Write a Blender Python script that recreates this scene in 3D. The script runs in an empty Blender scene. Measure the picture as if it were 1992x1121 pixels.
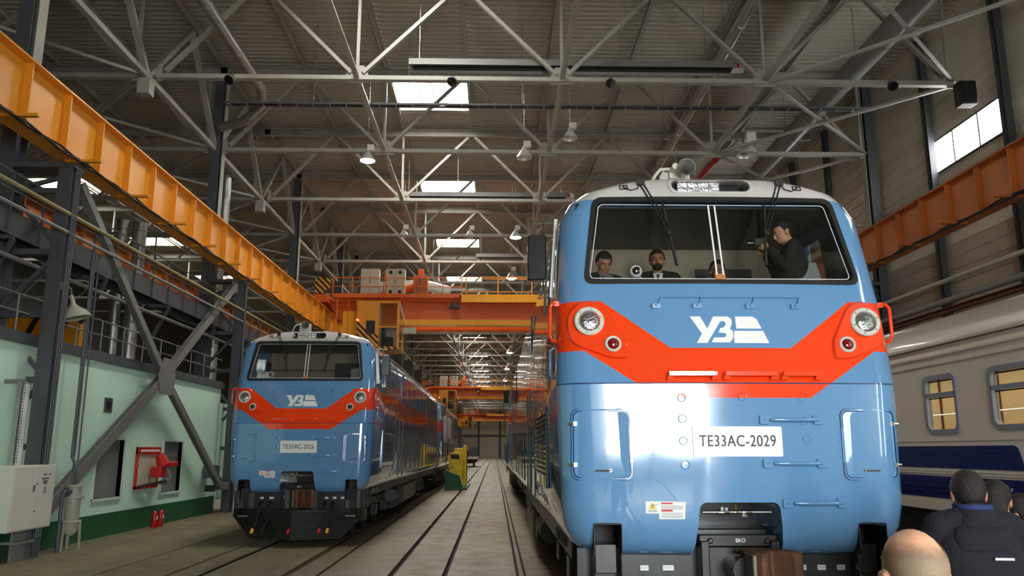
import bpy, bmesh, math, random
from mathutils import Vector, Matrix
random.seed(7)
PI = math.pi
C = bpy.context.scene.collection
SC = bpy.context.scene

# ---------------------------------------------------------------- camera, world, light, exposure
cam_d = bpy.data.cameras.new('camera')
cam_d.sensor_width = 36.0
cam_d.lens = 36.0 * 1560.0 / 1992.0
cam_d.clip_start = 0.05
cam_d.clip_end = 600
cam = bpy.data.objects.new('camera', cam_d)
C.objects.link(cam)
cam.location = (0, 0, 2.08)
cam.rotation_euler = (math.radians(90 + 11.451), 0, math.radians(-1.224))
SC.camera = cam

w = bpy.data.worlds.new('world')
SC.world = w
w.use_nodes = True
bg = w.node_tree.nodes['Background']
bg.inputs[0].default_value = (0.86, 0.93, 1.0, 1)
bg.inputs[1].default_value = 3.0

def area_light(name, loc, rot, sx, sy, power, col=(1, 1, 1)):
    d = bpy.data.lights.new(name, 'AREA')
    d.shape = 'RECTANGLE'; d.size = sx; d.size_y = sy; d.energy = power; d.color = col
    o = bpy.data.objects.new(name, d); C.objects.link(o)
    o.location = loc; o.rotation_euler = rot
    return o
GATE_Y = -7.0
# daylight falling in through the open folding gate in the wall behind the photographer
area_light('gate_daylight', (1.7, GATE_Y - 0.1, 3.5), (-PI / 2, 0, PI), 1.9, 3.6, 500, (0.93, 0.97, 1.0))
area_light('gate_daylight', (4.1, GATE_Y - 0.1, 3.5), (-PI / 2, 0, PI), 2.3, 3.6, 640, (0.93, 0.97, 1.0))

SC.view_settings.view_transform = 'Standard'
SC.view_settings.look = 'None'
SC.view_settings.gamma = 1.0
SC.view_settings.use_curve_mapping = False
SC.view_settings.exposure = 0.62
SKYLIGHT_STRENGTH = 23.0
LAMP_STRENGTH = 60.0

# ---------------------------------------------------------------- materials
def srgb(r, g, b):
    f = lambda c: (c / 255 / 12.92) if c <= 10 else ((c / 255 + 0.055) / 1.055) ** 2.4
    return (f(r), f(g), f(b), 1)

def new_mat(name):
    m = bpy.data.materials.new(name); m.use_nodes = True
    nt = m.node_tree
    return m, nt, nt.nodes['Principled BSDF']

def mat(name, col, rough=0.5, metal=0.0, var=0.0, scale=4.0, bump=0.0, coat=0.0, bscale=None, stretch=None):
    m, nt, b = new_mat(name)
    b.inputs['Base Color'].default_value = col
    b.inputs['Roughness'].default_value = rough
    b.inputs['Metallic'].default_value = metal
    if coat: b.inputs['Coat Weight'].default_value = coat; b.inputs['Coat Roughness'].default_value = 0.03
    if var or bump:
        tc = nt.nodes.new('ShaderNodeTexCoord')
        src = tc.outputs['Object']
        if stretch:
            mp = nt.nodes.new('ShaderNodeMapping'); mp.inputs['Scale'].default_value = stretch
            nt.links.new(src, mp.inputs[0]); src = mp.outputs[0]
    if var:
        n = nt.nodes.new('ShaderNodeTexNoise'); n.inputs['Scale'].default_value = scale; n.inputs['Detail'].default_value = 6
        nt.links.new(src, n.inputs['Vector'])
        r = nt.nodes.new('ShaderNodeMapRange')
        r.inputs[1].default_value = 0.3; r.inputs[2].default_value = 0.7
        r.inputs[3].default_value = 1 - var; r.inputs[4].default_value = 1 + var
        nt.links.new(n.outputs[0], r.inputs[0])
        mx = nt.nodes.new('ShaderNodeVectorMath'); mx.operation = 'SCALE'
        mx.inputs[0].default_value = col[:3]
        nt.links.new(r.outputs[0], mx.inputs['Scale'])
        nt.links.new(mx.outputs[0], b.inputs['Base Color'])
    if bump:
        n2 = nt.nodes.new('ShaderNodeTexNoise'); n2.inputs['Scale'].default_value = bscale or scale * 6; n2.inputs['Detail'].default_value = 4
        nt.links.new(src, n2.inputs['Vector'])
        bp = nt.nodes.new('ShaderNodeBump'); bp.inputs['Strength'].default_value = bump; bp.inputs['Distance'].default_value = 0.02
        nt.links.new(n2.outputs[0], bp.inputs['Height'])
        nt.links.new(bp.outputs[0], b.inputs['Normal'])
    return m

def emit(name, col, s):
    m, nt, b = new_mat(name)
    b.inputs['Base Color'].default_value = (0.8, 0.8, 0.8, 1)
    b.inputs['Emission Color'].default_value = col
    b.inputs['Emission Strength'].default_value = s
    return m

def glass_mat(name, tint, refl=0.06, rough=0.0):
    m = bpy.data.materials.new(name); m.use_nodes = True
    nt = m.node_tree; nt.nodes.clear()
    out = nt.nodes.new('ShaderNodeOutputMaterial')
    tr = nt.nodes.new('ShaderNodeBsdfTransparent'); tr.inputs[0].default_value = tint
    gl = nt.nodes.new('ShaderNodeBsdfGlossy'); gl.inputs['Roughness'].default_value = rough
    gl.inputs[0].default_value = (1, 1, 1, 1)
    lw = nt.nodes.new('ShaderNodeLayerWeight'); lw.inputs[0].default_value = 0.5
    pw = nt.nodes.new('ShaderNodeMath'); pw.operation = 'POWER'; pw.inputs[1].default_value = 5.0
    nt.links.new(lw.outputs['Facing'], pw.inputs[0])
    ad = nt.nodes.new('ShaderNodeMath'); ad.operation = 'MULTIPLY_ADD'; ad.inputs[1].default_value = 0.96; ad.inputs[2].default_value = 0.025 + refl; ad.use_clamp = True
    nt.links.new(pw.outputs[0], ad.inputs[0])
    mx = nt.nodes.new('ShaderNodeMixShader')
    nt.links.new(ad.outputs[0], mx.inputs[0]); nt.links.new(tr.outputs[0], mx.inputs[1]); nt.links.new(gl.outputs[0], mx.inputs[2])
    nt.links.new(mx.outputs[0], out.inputs[0])
    return m

class NB:
    """small helper for shader maths"""
    def __init__(s, nt): s.nt = nt
    def m(s, op, a, b=None, c=None):
        n = s.nt.nodes.new('ShaderNodeMath'); n.operation = op
        for i, v in enumerate((a, b, c)):
            if v is None: continue
            if isinstance(v, (int, float)): n.inputs[i].default_value = v
            else: s.nt.links.new(v, n.inputs[i])
        return n.outputs[0]
    def ramp(s, v, a, b, c, d):
        n = s.nt.nodes.new('ShaderNodeMapRange'); n.clamp = True
        s.nt.links.new(v, n.inputs[0])
        for i, q in enumerate((a, b, c, d)): n.inputs[i + 1].default_value = q
        return n.outputs[0]
    def mix(s, f, a, b):
        n = s.nt.nodes.new('ShaderNodeMix'); n.data_type = 'RGBA'
        s.nt.links.new(f, n.inputs[0])
        for i, q in ((6, a), (7, b)):
            if isinstance(q, tuple): n.inputs[i].default_value = q
            else: s.nt.links.new(q, n.inputs[i])
        return n.outputs[2]
    def obj(s):
        t = s.nt.nodes.new('ShaderNodeTexCoord'); x = s.nt.nodes.new('ShaderNodeSeparateXYZ')
        s.nt.links.new(t.outputs['Object'], x.inputs[0])
        s.vec = t.outputs['Object']
        return x.outputs

BLUE = srgb(98, 147, 190); ORANGE = srgb(246, 66, 12)
def loco_paint():
    """blue cab paint, orange chevron band and pale roof: the livery is laid out in the locomotive's own metres"""
    m, nt, b = new_mat('locomotive livery paint')
    n = NB(nt); X, Y, Z = n.obj()
    ax = n.m('ABSOLUTE', X)
    top = n.ramp(ax, 0.57, 1.20, 3.025, 3.49)
    bot = n.ramp(ax, 0.70, 1.38, 2.555, 3.00)
    band = n.m('MULTIPLY', n.m('GREATER_THAN', Z, bot), n.m('LESS_THAN', Z, top))
    c = n.mix(band, BLUE, ORANGE)
    c = n.mix(n.m('GREATER_THAN', Z, 4.606), c, srgb(196, 192, 188))
    # panel seam of the nose
    seam = n.m('LESS_THAN', n.m('ABSOLUTE', n.m('SUBTRACT', Z, 2.69)), 0.006)
    c = n.mix(n.m('MULTIPLY', seam, n.m('LESS_THAN', Y, 0.7)), c, srgb(28, 60, 100))
    nt.links.new(c, b.inputs['Base Color'])
    b.inputs['Roughness'].default_value = 0.14
    b.inputs['Coat Weight'].default_value = 1.0
    b.inputs['Coat Roughness'].default_value = 0.02
    no = nt.nodes.new('ShaderNodeTexNoise'); no.inputs['Scale'].default_value = 1.6; no.inputs['Detail'].default_value = 1
    nt.links.new(n.vec, no.inputs['Vector'])
    bp = nt.nodes.new('ShaderNodeBump'); bp.inputs['Strength'].default_value = 0.12; bp.inputs['Distance'].default_value = 0.05
    nt.links.new(no.outputs[0], bp.inputs['Height'])
    nt.links.new(bp.outputs[0], b.inputs['Normal']); nt.links.new(bp.outputs[0], b.inputs['Coat Normal'])
    return m

def hazard_mat(name, base, scale=3.2):
    m, nt, b = new_mat(name)
    n = NB(nt); X, Y, Z = n.obj()
    s = n.m('FRACT', n.m('MULTIPLY', n.m('ADD', n.m('ADD', X, Y), Z), scale))
    nt.links.new(n.mix(n.m('GREATER_THAN', s, 0.5), base, srgb(30, 28, 26)), b.inputs['Base Color'])
    b.inputs['Roughness'].default_value = 0.5
    return m

def thin_hair(name, col, z0, z1):
    """cropped hair that thins out strand by strand towards the bald crown"""
    m, nt, b = new_mat(name)
    n = NB(nt); X, Y, Z = n.obj()
    b.inputs['Roughness'].default_value = 0.7
    q = nt.nodes.new('ShaderNodeTexNoise'); q.inputs['Scale'].default_value = 420; q.inputs['Detail'].default_value = 4
    nt.links.new(n.vec, q.inputs['Vector'])
    big = nt.nodes.new('ShaderNodeTexNoise'); big.inputs['Scale'].default_value = 14
    nt.links.new(n.vec, big.inputs['Vector'])
    nt.links.new(n.mix(n.ramp(q.outputs[0], 0.3, 0.7, 0, 1), col, tuple(c * 0.6 for c in col[:3]) + (1,)), b.inputs['Base Color'])
    t = n.m('ADD', n.ramp(Z, z0, z1, 0.05, 0.80), n.m('MULTIPLY', n.m('SUBTRACT', big.outputs[0], 0.5), 0.35))
    a = n.ramp(n.m('SUBTRACT', q.outputs[0], t), -0.22, 0.22, 0.0, 1.0)
    nt.links.new(a, b.inputs['Alpha'])
    return m

def floor_mat():
    m, nt, b = new_mat('worn concrete')
    n = NB(nt); X, Y, Z = n.obj()
    def noise(sc, det=6, st=None):
        q = nt.nodes.new('ShaderNodeTexNoise'); q.inputs['Scale'].default_value = sc; q.inputs['Detail'].default_value = det
        if st:
            mp = nt.nodes.new('ShaderNodeMapping'); mp.inputs['Scale'].default_value = st
            nt.links.new(n.vec, mp.inputs[0]); nt.links.new(mp.outputs[0], q.inputs['Vector'])
        else: nt.links.new(n.vec, q.inputs['Vector'])
        return q.outputs[0]
    a = n.ramp(noise(0.35), 0.35, 0.65, 0, 1)
    c = n.mix(a, srgb(118, 107, 82), srgb(139, 127, 98))
    st = n.ramp(noise(1.0, 5, (3.5, 0.16, 1)), 0.52, 0.72, 0, 0.55)
    c = n.mix(st, c, srgb(92, 82, 62))
    fine = n.ramp(noise(30, 4), 0.4, 0.62, 0, 0.25)
    c = n.mix(fine, c, srgb(100, 91, 72))
    # slab joints across the tracks
    j = n.m('LESS_THAN', n.m('ABSOLUTE', n.m('SUBTRACT', n.m('FRACT', n.m('MULTIPLY', Y, 1 / 6.0)), 0.5)), 0.0016)
    c = n.mix(n.m('MULTIPLY', j, 0.8), c, srgb(60, 54, 44))
    nt.links.new(c, b.inputs['Base Color'])
    b.inputs['Roughness'].default_value = 0.55
    nt.links.new(n.ramp(noise(2.0), 0.3, 0.7, 0.38, 0.62), b.inputs['Roughness'])
    bp = nt.nodes.new('ShaderNodeBump'); bp.inputs['Strength'].default_value = 0.15; bp.inputs['Distance'].default_value = 0.01
    nt.links.new(noise(18, 5), bp.inputs['Height']); nt.links.new(bp.outputs[0], b.inputs['Normal'])
    return m

M = {}
M['loco'] = loco_paint()
M['blue'] = mat('blue gloss paint', BLUE, 0.2, coat=1.0)
M['orange_gloss'] = mat('orange gloss paint', ORANGE, 0.2, coat=1.0)
M['roofgrey'] = mat('pale grey roof paint', srgb(196, 192, 188), 0.3)
M['black'] = mat('black enamel', srgb(22, 22, 23), 0.28, coat=0.5)
M['blackmatt'] = mat('black rubber', srgb(20, 20, 20), 0.6)
M['under'] = mat('underframe black paint', srgb(30, 30, 31), 0.35, var=0.25, scale=6)
M['chrome'] = mat('bright metal', srgb(210, 210, 208), 0.15, 1.0)
M['steel'] = mat('dull steel', srgb(170, 168, 160), 0.35, 1.0)
M['white'] = mat('white plate', srgb(238, 238, 234), 0.35)
M['ink'] = mat('black lettering', srgb(24, 24, 26), 0.5)
M['redink'] = mat('red print', srgb(200, 40, 44), 0.5)
M['yelink'] = mat('yellow print', srgb(240, 195, 30), 0.5)
M['greyink'] = mat('grey print', srgb(120, 120, 120), 0.5)
M['lens'] = mat('clear ribbed lens', srgb(170, 172, 172), 0.12, 0.9, bump=0.6, bscale=28)
M['redlens'] = mat('red lens', srgb(120, 8, 14), 0.08, coat=1.0)
M['darklens'] = mat('dark lens', srgb(24, 18, 18), 0.08, coat=1.0)
M['ledgrid'] = mat('silvered lamp panel', srgb(205, 205, 205), 0.22, 0.8, bump=0.6, bscale=30)
M['rust'] = mat('rusty coupler steel', srgb(96, 62, 42), 0.65, 0.3, var=0.35, scale=9, bump=0.3)
M['rust2'] = mat('worn grey coupler steel', srgb(112, 100, 90), 0.5, 0.5, var=0.3, scale=9)
M['cabglass'] = glass_mat('windscreen glass', (0.86, 0.87, 0.85, 1), 0.0)
M['cabwall'] = mat('beige cab lining', srgb(156, 142, 122), 0.6)
M['cabdark'] = mat('dark cab console', srgb(34, 34, 36), 0.45)
M['steelgrey'] = mat('dark grey structural paint', srgb(78, 80, 84), 0.5, var=0.14, scale=2)
M['trussgrey'] = mat('pale grey truss paint', srgb(152, 149, 138), 0.5, var=0.12, scale=1.5)
M['deck'] = mat('roof deck sheet', srgb(166, 160, 144), 0.55, var=0.06, scale=0.4)
M['siding'] = mat('grey cladding', srgb(206, 199, 182), 0.6, var=0.08, scale=0.6)
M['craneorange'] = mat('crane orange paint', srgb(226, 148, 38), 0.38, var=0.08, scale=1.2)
M['cranered'] = mat('crane red orange paint', srgb(226, 100, 16), 0.42, var=0.08, scale=1.2)
M['craneyellow'] = mat('crane yellow paint and lit tone', srgb(246, 168, 20), 0.4, var=0.05)
M['cranebrown'] = mat('shaded orange brown paint', srgb(180, 98, 38), 0.5, var=0.15, scale=1.2)  # browner than crane orange: shade on the runway beam put into the colour
M['hazard'] = hazard_mat('hazard stripes', srgb(232, 158, 34))
M['cabinet'] = mat('beige cabinet enamel', srgb(196, 184, 160), 0.45)
M['mint'] = mat('mint wall paint', srgb(204, 238, 216), 0.55, var=0.05, scale=0.8, bump=0.04)
M['green'] = mat('dark green base paint', srgb(24, 88, 52), 0.45, var=0.12, scale=2)
M['endwall'] = mat('pale end wall cladding', srgb(214, 204, 182), 0.6, var=0.06, scale=0.3)
M['concrete'] = floor_mat()
M['rail'] = mat('worn rail steel', srgb(104, 96, 82), 0.35, 0.7, var=0.2, scale=5)
M['groove'] = mat('dark gap', srgb(26, 23, 20), 0.8)
M['zinc'] = mat('galvanised duct', srgb(168, 168, 164), 0.35, 0.85, var=0.12, scale=3)
M['sky'] = emit('daylit skylight sheet', (1.0, 0.98, 0.93, 1), SKYLIGHT_STRENGTH)
M['winlight'] = emit('daylit window', (0.96, 0.98, 1.0, 1), 9.0)
M['lampon'] = emit('lit lamp', (1.0, 0.95, 0.82, 1), LAMP_STRENGTH)
M['lampoff'] = mat('lamp reflector', srgb(214, 210, 202), 0.3, 0.3)
M['carbeige'] = mat('carriage beige gloss paint', srgb(206, 196, 176), 0.22, coat=0.6)
M['carroof'] = mat('carriage roof paint', srgb(186, 180, 166), 0.3, coat=0.3)
M['carblue'] = mat('carriage navy paint', srgb(30, 30, 86), 0.2, coat=0.8)
M['carframe'] = mat('grey window rubber', srgb(128, 130, 138), 0.45)
M['cranglass'] = glass_mat('tinted crane glass', (0.93, 0.93, 0.9, 1), 0.02)
M['carglass'] = glass_mat('carriage glass', (0.88, 0.86, 0.8, 1), 0.0)
M['carinside'] = mat('carriage lining', srgb(214, 196, 160), 0.6)
M['shutter'] = mat('grey boarded pane', srgb(122, 126, 120), 0.6, var=0.1, scale=2)
M['whitepaint'] = mat('white trim paint', srgb(206, 214, 206), 0.5)
M['red'] = mat('fire red paint', srgb(196, 34, 28), 0.35, var=0.1, scale=5)
M['plywood'] = mat('pale board', srgb(196, 188, 162), 0.65, var=0.1, scale=4)
M['boxgrey'] = mat('light grey enamel', srgb(206, 204, 192), 0.4)
M['pipegrey'] = mat('grey pipe paint', srgb(120, 120, 116), 0.45)
M['pipeyellow'] = mat('ochre pipe paint', srgb(140, 132, 84), 0.45)
M['filter'] = mat('pale filter paint', srgb(168, 166, 150), 0.45)
M['yellow'] = mat('machine yellow paint', srgb(226, 190, 36), 0.4, var=0.1, scale=3)
M['machgreen'] = mat('machine green paint', srgb(34, 92, 58), 0.45)
M['navy'] = mat('navy jacket cloth', srgb(17, 19, 28), 0.9, bump=0.3, bscale=60)
M['collar'] = mat('blue collar cloth', srgb(34, 46, 98), 0.8)
M['darkcloth'] = mat('black cloth', srgb(28, 27, 29), 0.85)
M['maroon'] = mat('dark maroon cloth', srgb(58, 26, 30), 0.85)
M['browncloth'] = mat('dark brown cloth', srgb(52, 42, 38), 0.85)
M['skin'] = mat('skin', srgb(214, 160, 126), 0.5, var=0.08, scale=14)
M['skin2'] = mat('tanned skin', srgb(176, 122, 96), 0.5, var=0.08, scale=14)
M['greyhair'] = mat('short grey hair', srgb(150, 130, 108), 0.7, var=0.3, scale=40, bump=0.6, bscale=160)
M['darkhair'] = mat('dark hair', srgb(27, 21, 19), 0.55, var=0.3, scale=40, bump=0.5, bscale=160)
M['shirt'] = mat('white shirt cloth', srgb(220, 222, 228), 0.8)
M['reflectpanel'] = mat('blotchy window reflection panel', srgb(206, 204, 200), 0.5, var=0.25, scale=2.5)
M['tag'] = mat('orange brown tag', srgb(186, 120, 66), 0.6)

# ---------------------------------------------------------------- mesh building
def V(*a): return Vector(a)
class MB:
    def __init__(s): s.v = []; s.f = []; s.sm = []
    def add(s, vs, fs, smooth=False):
        b = len(s.v); s.v.extend(Vector(p) for p in vs)
        for f in fs: s.f.append(tuple(b + i for i in f)); s.sm.append(smooth)
        return s
    def box(s, x0, x1, y0, y1, z0, z1):
        return s.add([(x0, y0, z0), (x1, y0, z0), (x1, y1, z0), (x0, y1, z0), (x0, y0, z1), (x1, y0, z1), (x1, y1, z1), (x0, y1, z1)],
                     [(0, 3, 2, 1), (4, 5, 6, 7), (0, 1, 5, 4), (1, 2, 6, 5), (2, 3, 7, 6), (3, 0, 4, 7)])
    def cbox(s, c, d):
        return s.box(c[0] - d[0] / 2, c[0] + d[0] / 2, c[1] - d[1] / 2, c[1] + d[1] / 2, c[2] - d[2] / 2, c[2] + d[2] / 2)
    def beam(s, p, q, w, h=None, up=(0, 0, 1)):
        """bar of rectangular section from p to q: w sideways, h along up"""
        h = h or w
        p, q = Vector(p), Vector(q); t = (q - p).normalized(); up = Vector(up)
        if abs(t.dot(up)) > 0.98: up = Vector((0, 1, 0)) if abs(t.y) < 0.9 else Vector((1, 0, 0))
        a = t.cross(up).normalized() * w / 2; b = a.cross(t).normalized() * h / 2
        vs = [p - a - b, p + a - b, p + a + b, p - a + b, q - a - b, q + a - b, q + a + b, q - a + b]
        return s.add(vs, [(0, 1, 2, 3), (7, 6, 5, 4), (0, 4, 5, 1), (1, 5, 6, 2), (2, 6, 7, 3), (3, 7, 4, 0)])
    def ibeam(s, p, q, w, h, t=0.03, up=(0, 0, 1)):
        """I section: flanges w wide, depth h along up"""
        p, q = Vector(p), Vector(q); d = (q - p).normalized(); upv = Vector(up)
        a = d.cross(upv).normalized(); b = a.cross(d).normalized()
        o = b * (h / 2 - t / 2)
        s.beam(p + o, q + o, w, t, up); s.beam(p - o, q - o, w, t, up); s.beam(p, q, t, h - 2 * t, up)
        return s
    def tube(s, pts, r, n=8, caps=True):
        pts = [Vector(p) for p in pts]; rr = r if isinstance(r, (list, tuple)) else [r] * len(pts)
        b = len(s.v); u = None
        for i, p in enumerate(pts):
            t = (pts[min(i + 1, len(pts) - 1)] - pts[max(i - 1, 0)]).normalized()
            if u is None:
                u = t.cross(Vector((0, 0, 1)))
                if u.length < 0.05: u = t.cross(Vector((1, 0, 0)))
            u = (u - t * u.dot(t)).normalized(); v = t.cross(u)
            for k in range(n):
                a = 2 * PI * k / n
                s.v.append(p + (u * math.cos(a) + v * math.sin(a)) * rr[i])
        for i in range(len(pts) - 1):
            for k in range(n):
                k2 = (k + 1) % n
                s.f.append((b + i * n + k, b + i * n + k2, b + (i + 1) * n + k2, b + (i + 1) * n + k)); s.sm.append(True)
        if caps:
            s.f.append(tuple(b + k for k in reversed(range(n)))); s.sm.append(False)
            e = b + (len(pts) - 1) * n
            s.f.append(tuple(e + k for k in range(n))); s.sm.append(False)
        return s
    def lathe(s, prof, o=(0, 0, 0), axis=(0, 0, 1), n=20, caps=True):
        o = Vector(o); t = Vector(axis).normalized()
        u = t.cross(Vector((0, 0, 1)))
        if u.length < 0.05: u = Vector((1, 0, 0))
        u.normalize(); v = t.cross(u); b = len(s.v)
        for r, h in prof:
            for k in range(n):
                a = 2 * PI * k / n
                s.v.append(o + t * h + (u * math.cos(a) + v * math.sin(a)) * r)
        for i in range(len(prof) - 1):
            for k in range(n):
                k2 = (k + 1) % n
                s.f.append((b + i * n + k, b + i * n + k2, b + (i + 1) * n + k2, b + (i + 1) * n + k)); s.sm.append(True)
        if caps:
            s.f.append(tuple(b + k for k in reversed(range(n)))); s.sm.append(False)
            e = b + (len(prof) - 1) * n
            s.f.append(tuple(e + k for k in range(n))); s.sm.append(False)
        return s
    def prism(s, poly, fn):
        """poly in (u,v); fn(u,v,k) -> point, k = 0 front, 1 back"""
        n = len(poly)
        vs = [fn(u, v, 0) for u, v in poly] + [fn(u, v, 1) for u, v in poly]
        fs = [tuple(range(n)), tuple(reversed(range(n, 2 * n)))]
        fs += [(i, n + i, n + (i + 1) % n, (i + 1) % n) for i in range(n)]
        return s.add(vs, fs)
    def grid(s, rows, close=False, smooth=True):
        n = len(rows[0]); vs = [p for r in rows for p in r]; fs = []
        for i in range(len(rows) - 1):
            for k in range(n if close else n - 1):
                k2 = (k + 1) % n
                fs.append((i * n + k, i * n + k2, (i + 1) * n + k2, (i + 1) * n + k))
        return s.add(vs, fs, smooth)
    def ball(s, c, r, nu=16, nv=10):
        r = r if isinstance(r, (tuple, list)) else (r, r, r)
        rows = [[(c[0] + r[0] * math.sin(PI * j / nv) * math.cos(2 * PI * i / nu), c[1] + r[1] * math.sin(PI * j / nv) * math.sin(2 * PI * i / nu), c[2] - r[2] * math.cos(PI * j / nv)) for i in range(nu)] for j in range(nv + 1)]
        rows[0] = [(c[0] + 1e-4 * math.cos(2 * PI * i / nu), c[1] + 1e-4 * math.sin(2 * PI * i / nu), c[2] - r[2]) for i in range(nu)]
        rows[-1] = [(c[0] + 1e-4 * math.cos(2 * PI * i / nu), c[1] + 1e-4 * math.sin(2 * PI * i / nu), c[2] + r[2]) for i in range(nu)]
        return s.grid(rows, True)
    def mesh(s, name):
        me = bpy.data.meshes.new(name)
        me.from_pydata([tuple(p) for p in s.v], [], s.f)
        me.polygons.foreach_set('use_smooth', s.sm)
        bm = bmesh.new(); bm.from_mesh(me); bmesh.ops.recalc_face_normals(bm, faces=bm.faces); bm.to_mesh(me); bm.free()
        me.set_sharp_from_angle(angle=math.radians(38))
        return me
    def build(s, name, m, parent=None, bevel=0, **kw):
        o = bpy.data.objects.new(name, s.mesh(name)); C.objects.link(o)
        o.data.materials.append(M[m] if isinstance(m, str) else m)
        if parent is not None: o.parent = parent
        if bevel:
            b = o.modifiers.new('bevel', 'BEVEL'); b.width = bevel; b.segments = 2; b.limit_method = 'ANGLE'; b.harden_normals = False
        tag(o, **kw)
        return o
def tag(o, label=None, cat=None, group=None, kind=None):
    if label: o['label'] = label
    if cat: o['category'] = cat
    if group: o['group'] = group
    if kind: o['kind'] = kind
    return o
def thing(name, label, cat, loc=(0, 0, 0), rz=0, group=None, kind='thing'):
    o = bpy.data.objects.new(name, None); C.objects.link(o)
    o.empty_display_size = 0.1
    o.location = loc; o.rotation_euler = (0, 0, rz)
    return tag(o, label, cat, group, kind)
KIDS = {}
def copy_tree(o, parent=None):
    """a thing, its parts and their sub-parts"""
    c = o.copy(); C.objects.link(c)
    if parent is not None: c.parent = parent
    if o not in KIDS: KIDS[o] = list(o.children)
    for ch in KIDS[o]: copy_tree(ch, c)
    return c
def again(root, loc, label, rz=None):
    c = copy_tree(root); c.location = loc; c['label'] = label
    if rz is not None: c.rotation_euler = (0, 0, rz)
    return c
def rrect(x0, x1, z0, z1, r, n=5):
    out = []
    for cx, cz, a0 in ((x1 - r, z1 - r, 0), (x0 + r, z1 - r, 90), (x0 + r, z0 + r, 180), (x1 - r, z0 + r, 270)):
        for k in range(n + 1):
            a = math.radians(a0 + 90 * k / n); out.append((cx + r * math.cos(a), cz + r * math.sin(a)))
    return out
def rpoly(pts, r, n=5):
    """polygon with rounded corners"""
    out = []; N = len(pts)
    for i in range(N):
        p = Vector(pts[i]); a = (Vector(pts[i - 1]) - p); b = (Vector(pts[(i + 1) % N]) - p)
        rr = r[i] if isinstance(r, (list, tuple)) else r
        p0 = p + a.normalized() * rr; p1 = p + b.normalized() * rr
        for k in range(n + 1):
            t = k / n
            q = p0 * (1 - t) ** 2 + p * 2 * t * (1 - t) + p1 * t * t
            out.append((q.x, q.y))
    return out
def circ(cx, cz, r, n=24): return [(cx + r * math.cos(2 * PI * k / n), cz + r * math.sin(2 * PI * k / n)) for k in range(n)]
def lerp(tab, z):
    if z <= tab[0][0]: return tab[0][1]
    for (a, b), (c, d) in zip(tab, tab[1:]):
        if z <= c: return b + (d - b) * (z - a) / (c - a)
    return tab[-1][1]
def text_mesh(body, size, sx=1.0, extrude=0.002, spacing=1.0):
    cu = bpy.data.curves.new('lettering', 'FONT'); cu.body = body; cu.size = size; cu.align_x = 'CENTER'; cu.align_y = 'CENTER'
    cu.extrude = extrude; cu.resolution_u = 4; cu.space_character = spacing
    o = bpy.data.objects.new('lettering', cu); C.objects.link(o)
    bpy.context.view_layer.update()
    me = bpy.data.meshes.new_from_object(o.evaluated_get(bpy.context.evaluated_depsgraph_get()))
    bpy.data.objects.remove(o); bpy.data.curves.remove(cu)
    for v in me.vertices: v.co.x *= sx
    return me
def bool_cut(o, cutters):
    for c in cutters:
        b = o.modifiers.new('cut', 'BOOLEAN'); b.object = c; b.operation = 'DIFFERENCE'; b.solver = 'EXACT'
    bpy.context.view_layer.update()
    me = bpy.data.meshes.new_from_object(o.evaluated_get(bpy.context.evaluated_depsgraph_get()))
    o.modifiers.clear(); o.data = me
    me.set_sharp_from_angle(angle=math.radians(38))
    for c in cutters: bpy.data.objects.remove(c)
# ================================================================ HALL SHELL
ORD = ['first', 'second', 'third', 'fourth', 'fifth', 'sixth', 'seventh', 'eighth', 'ninth', 'tenth', 'eleventh', 'twelfth', 'thirteenth', 'fourteenth', 'fifteenth', 'sixteenth', 'seventeenth', 'eighteenth', 'nineteenth', 'twentieth']
def struct(o, label=None): return tag(o, label, None, None, 'structure')
Y0, Y1 = -8.0, 232.0
TR2, TR1 = -4.27, 2.22
# floor of slabs with the real flangeway and jack-rail gaps between them
gaps = [(-6.79, .05), (TR2 - 1.28, .07), (TR2 - .70, .06), (TR2 + .70, .06), (TR2 + 1.28, .07), (-1.755, .11), (-0.84, .09), (0.40, .05), (0.52, .04), (TR1 - .70, .06), (TR1 + .70, .06), (8.83 - .7, .06), (8.83 + .7, .06)]
mb = MB(); x = -36.0
for gx, gw in gaps:
    mb.box(x, gx - gw / 2, Y0 - 30, Y1, -0.30, 0.0); x = gx + gw / 2
mb.box(x, 16, Y0 - 30, Y1, -0.30, 0.0)
struct(mb.build('floor', 'concrete'), 'worn beige concrete hall floor')
mb = MB(); mb.box(-36, 16, Y0 - 30, Y1, -0.4, -0.09); struct(mb.build('floor', 'groove'), 'dark bottoms of the floor gaps')
for cx, who in ((TR2, 'in front of locomotive 2026'), (TR1, 'under locomotive 2029'), (8.83, 'under the beige carriage')):
    for s in (-1, 1):
        mb = MB(); xx = cx + s * 0.765
        mb.box(xx - 0.035, xx + 0.035, Y0 - 10, Y1 - 5, -0.14, 0.004); mb.box(xx - 0.02, xx + 0.02, Y0 - 10, Y1 - 5, -0.2, -0.1)
        mb.build('rail', 'rail', label='worn steel rail %s, %s' % (who, 'nearer the mint wall' if s < 0 else 'farther from the mint wall'), cat='rail', group='running rails set flush in the floor', kind='thing')

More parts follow.
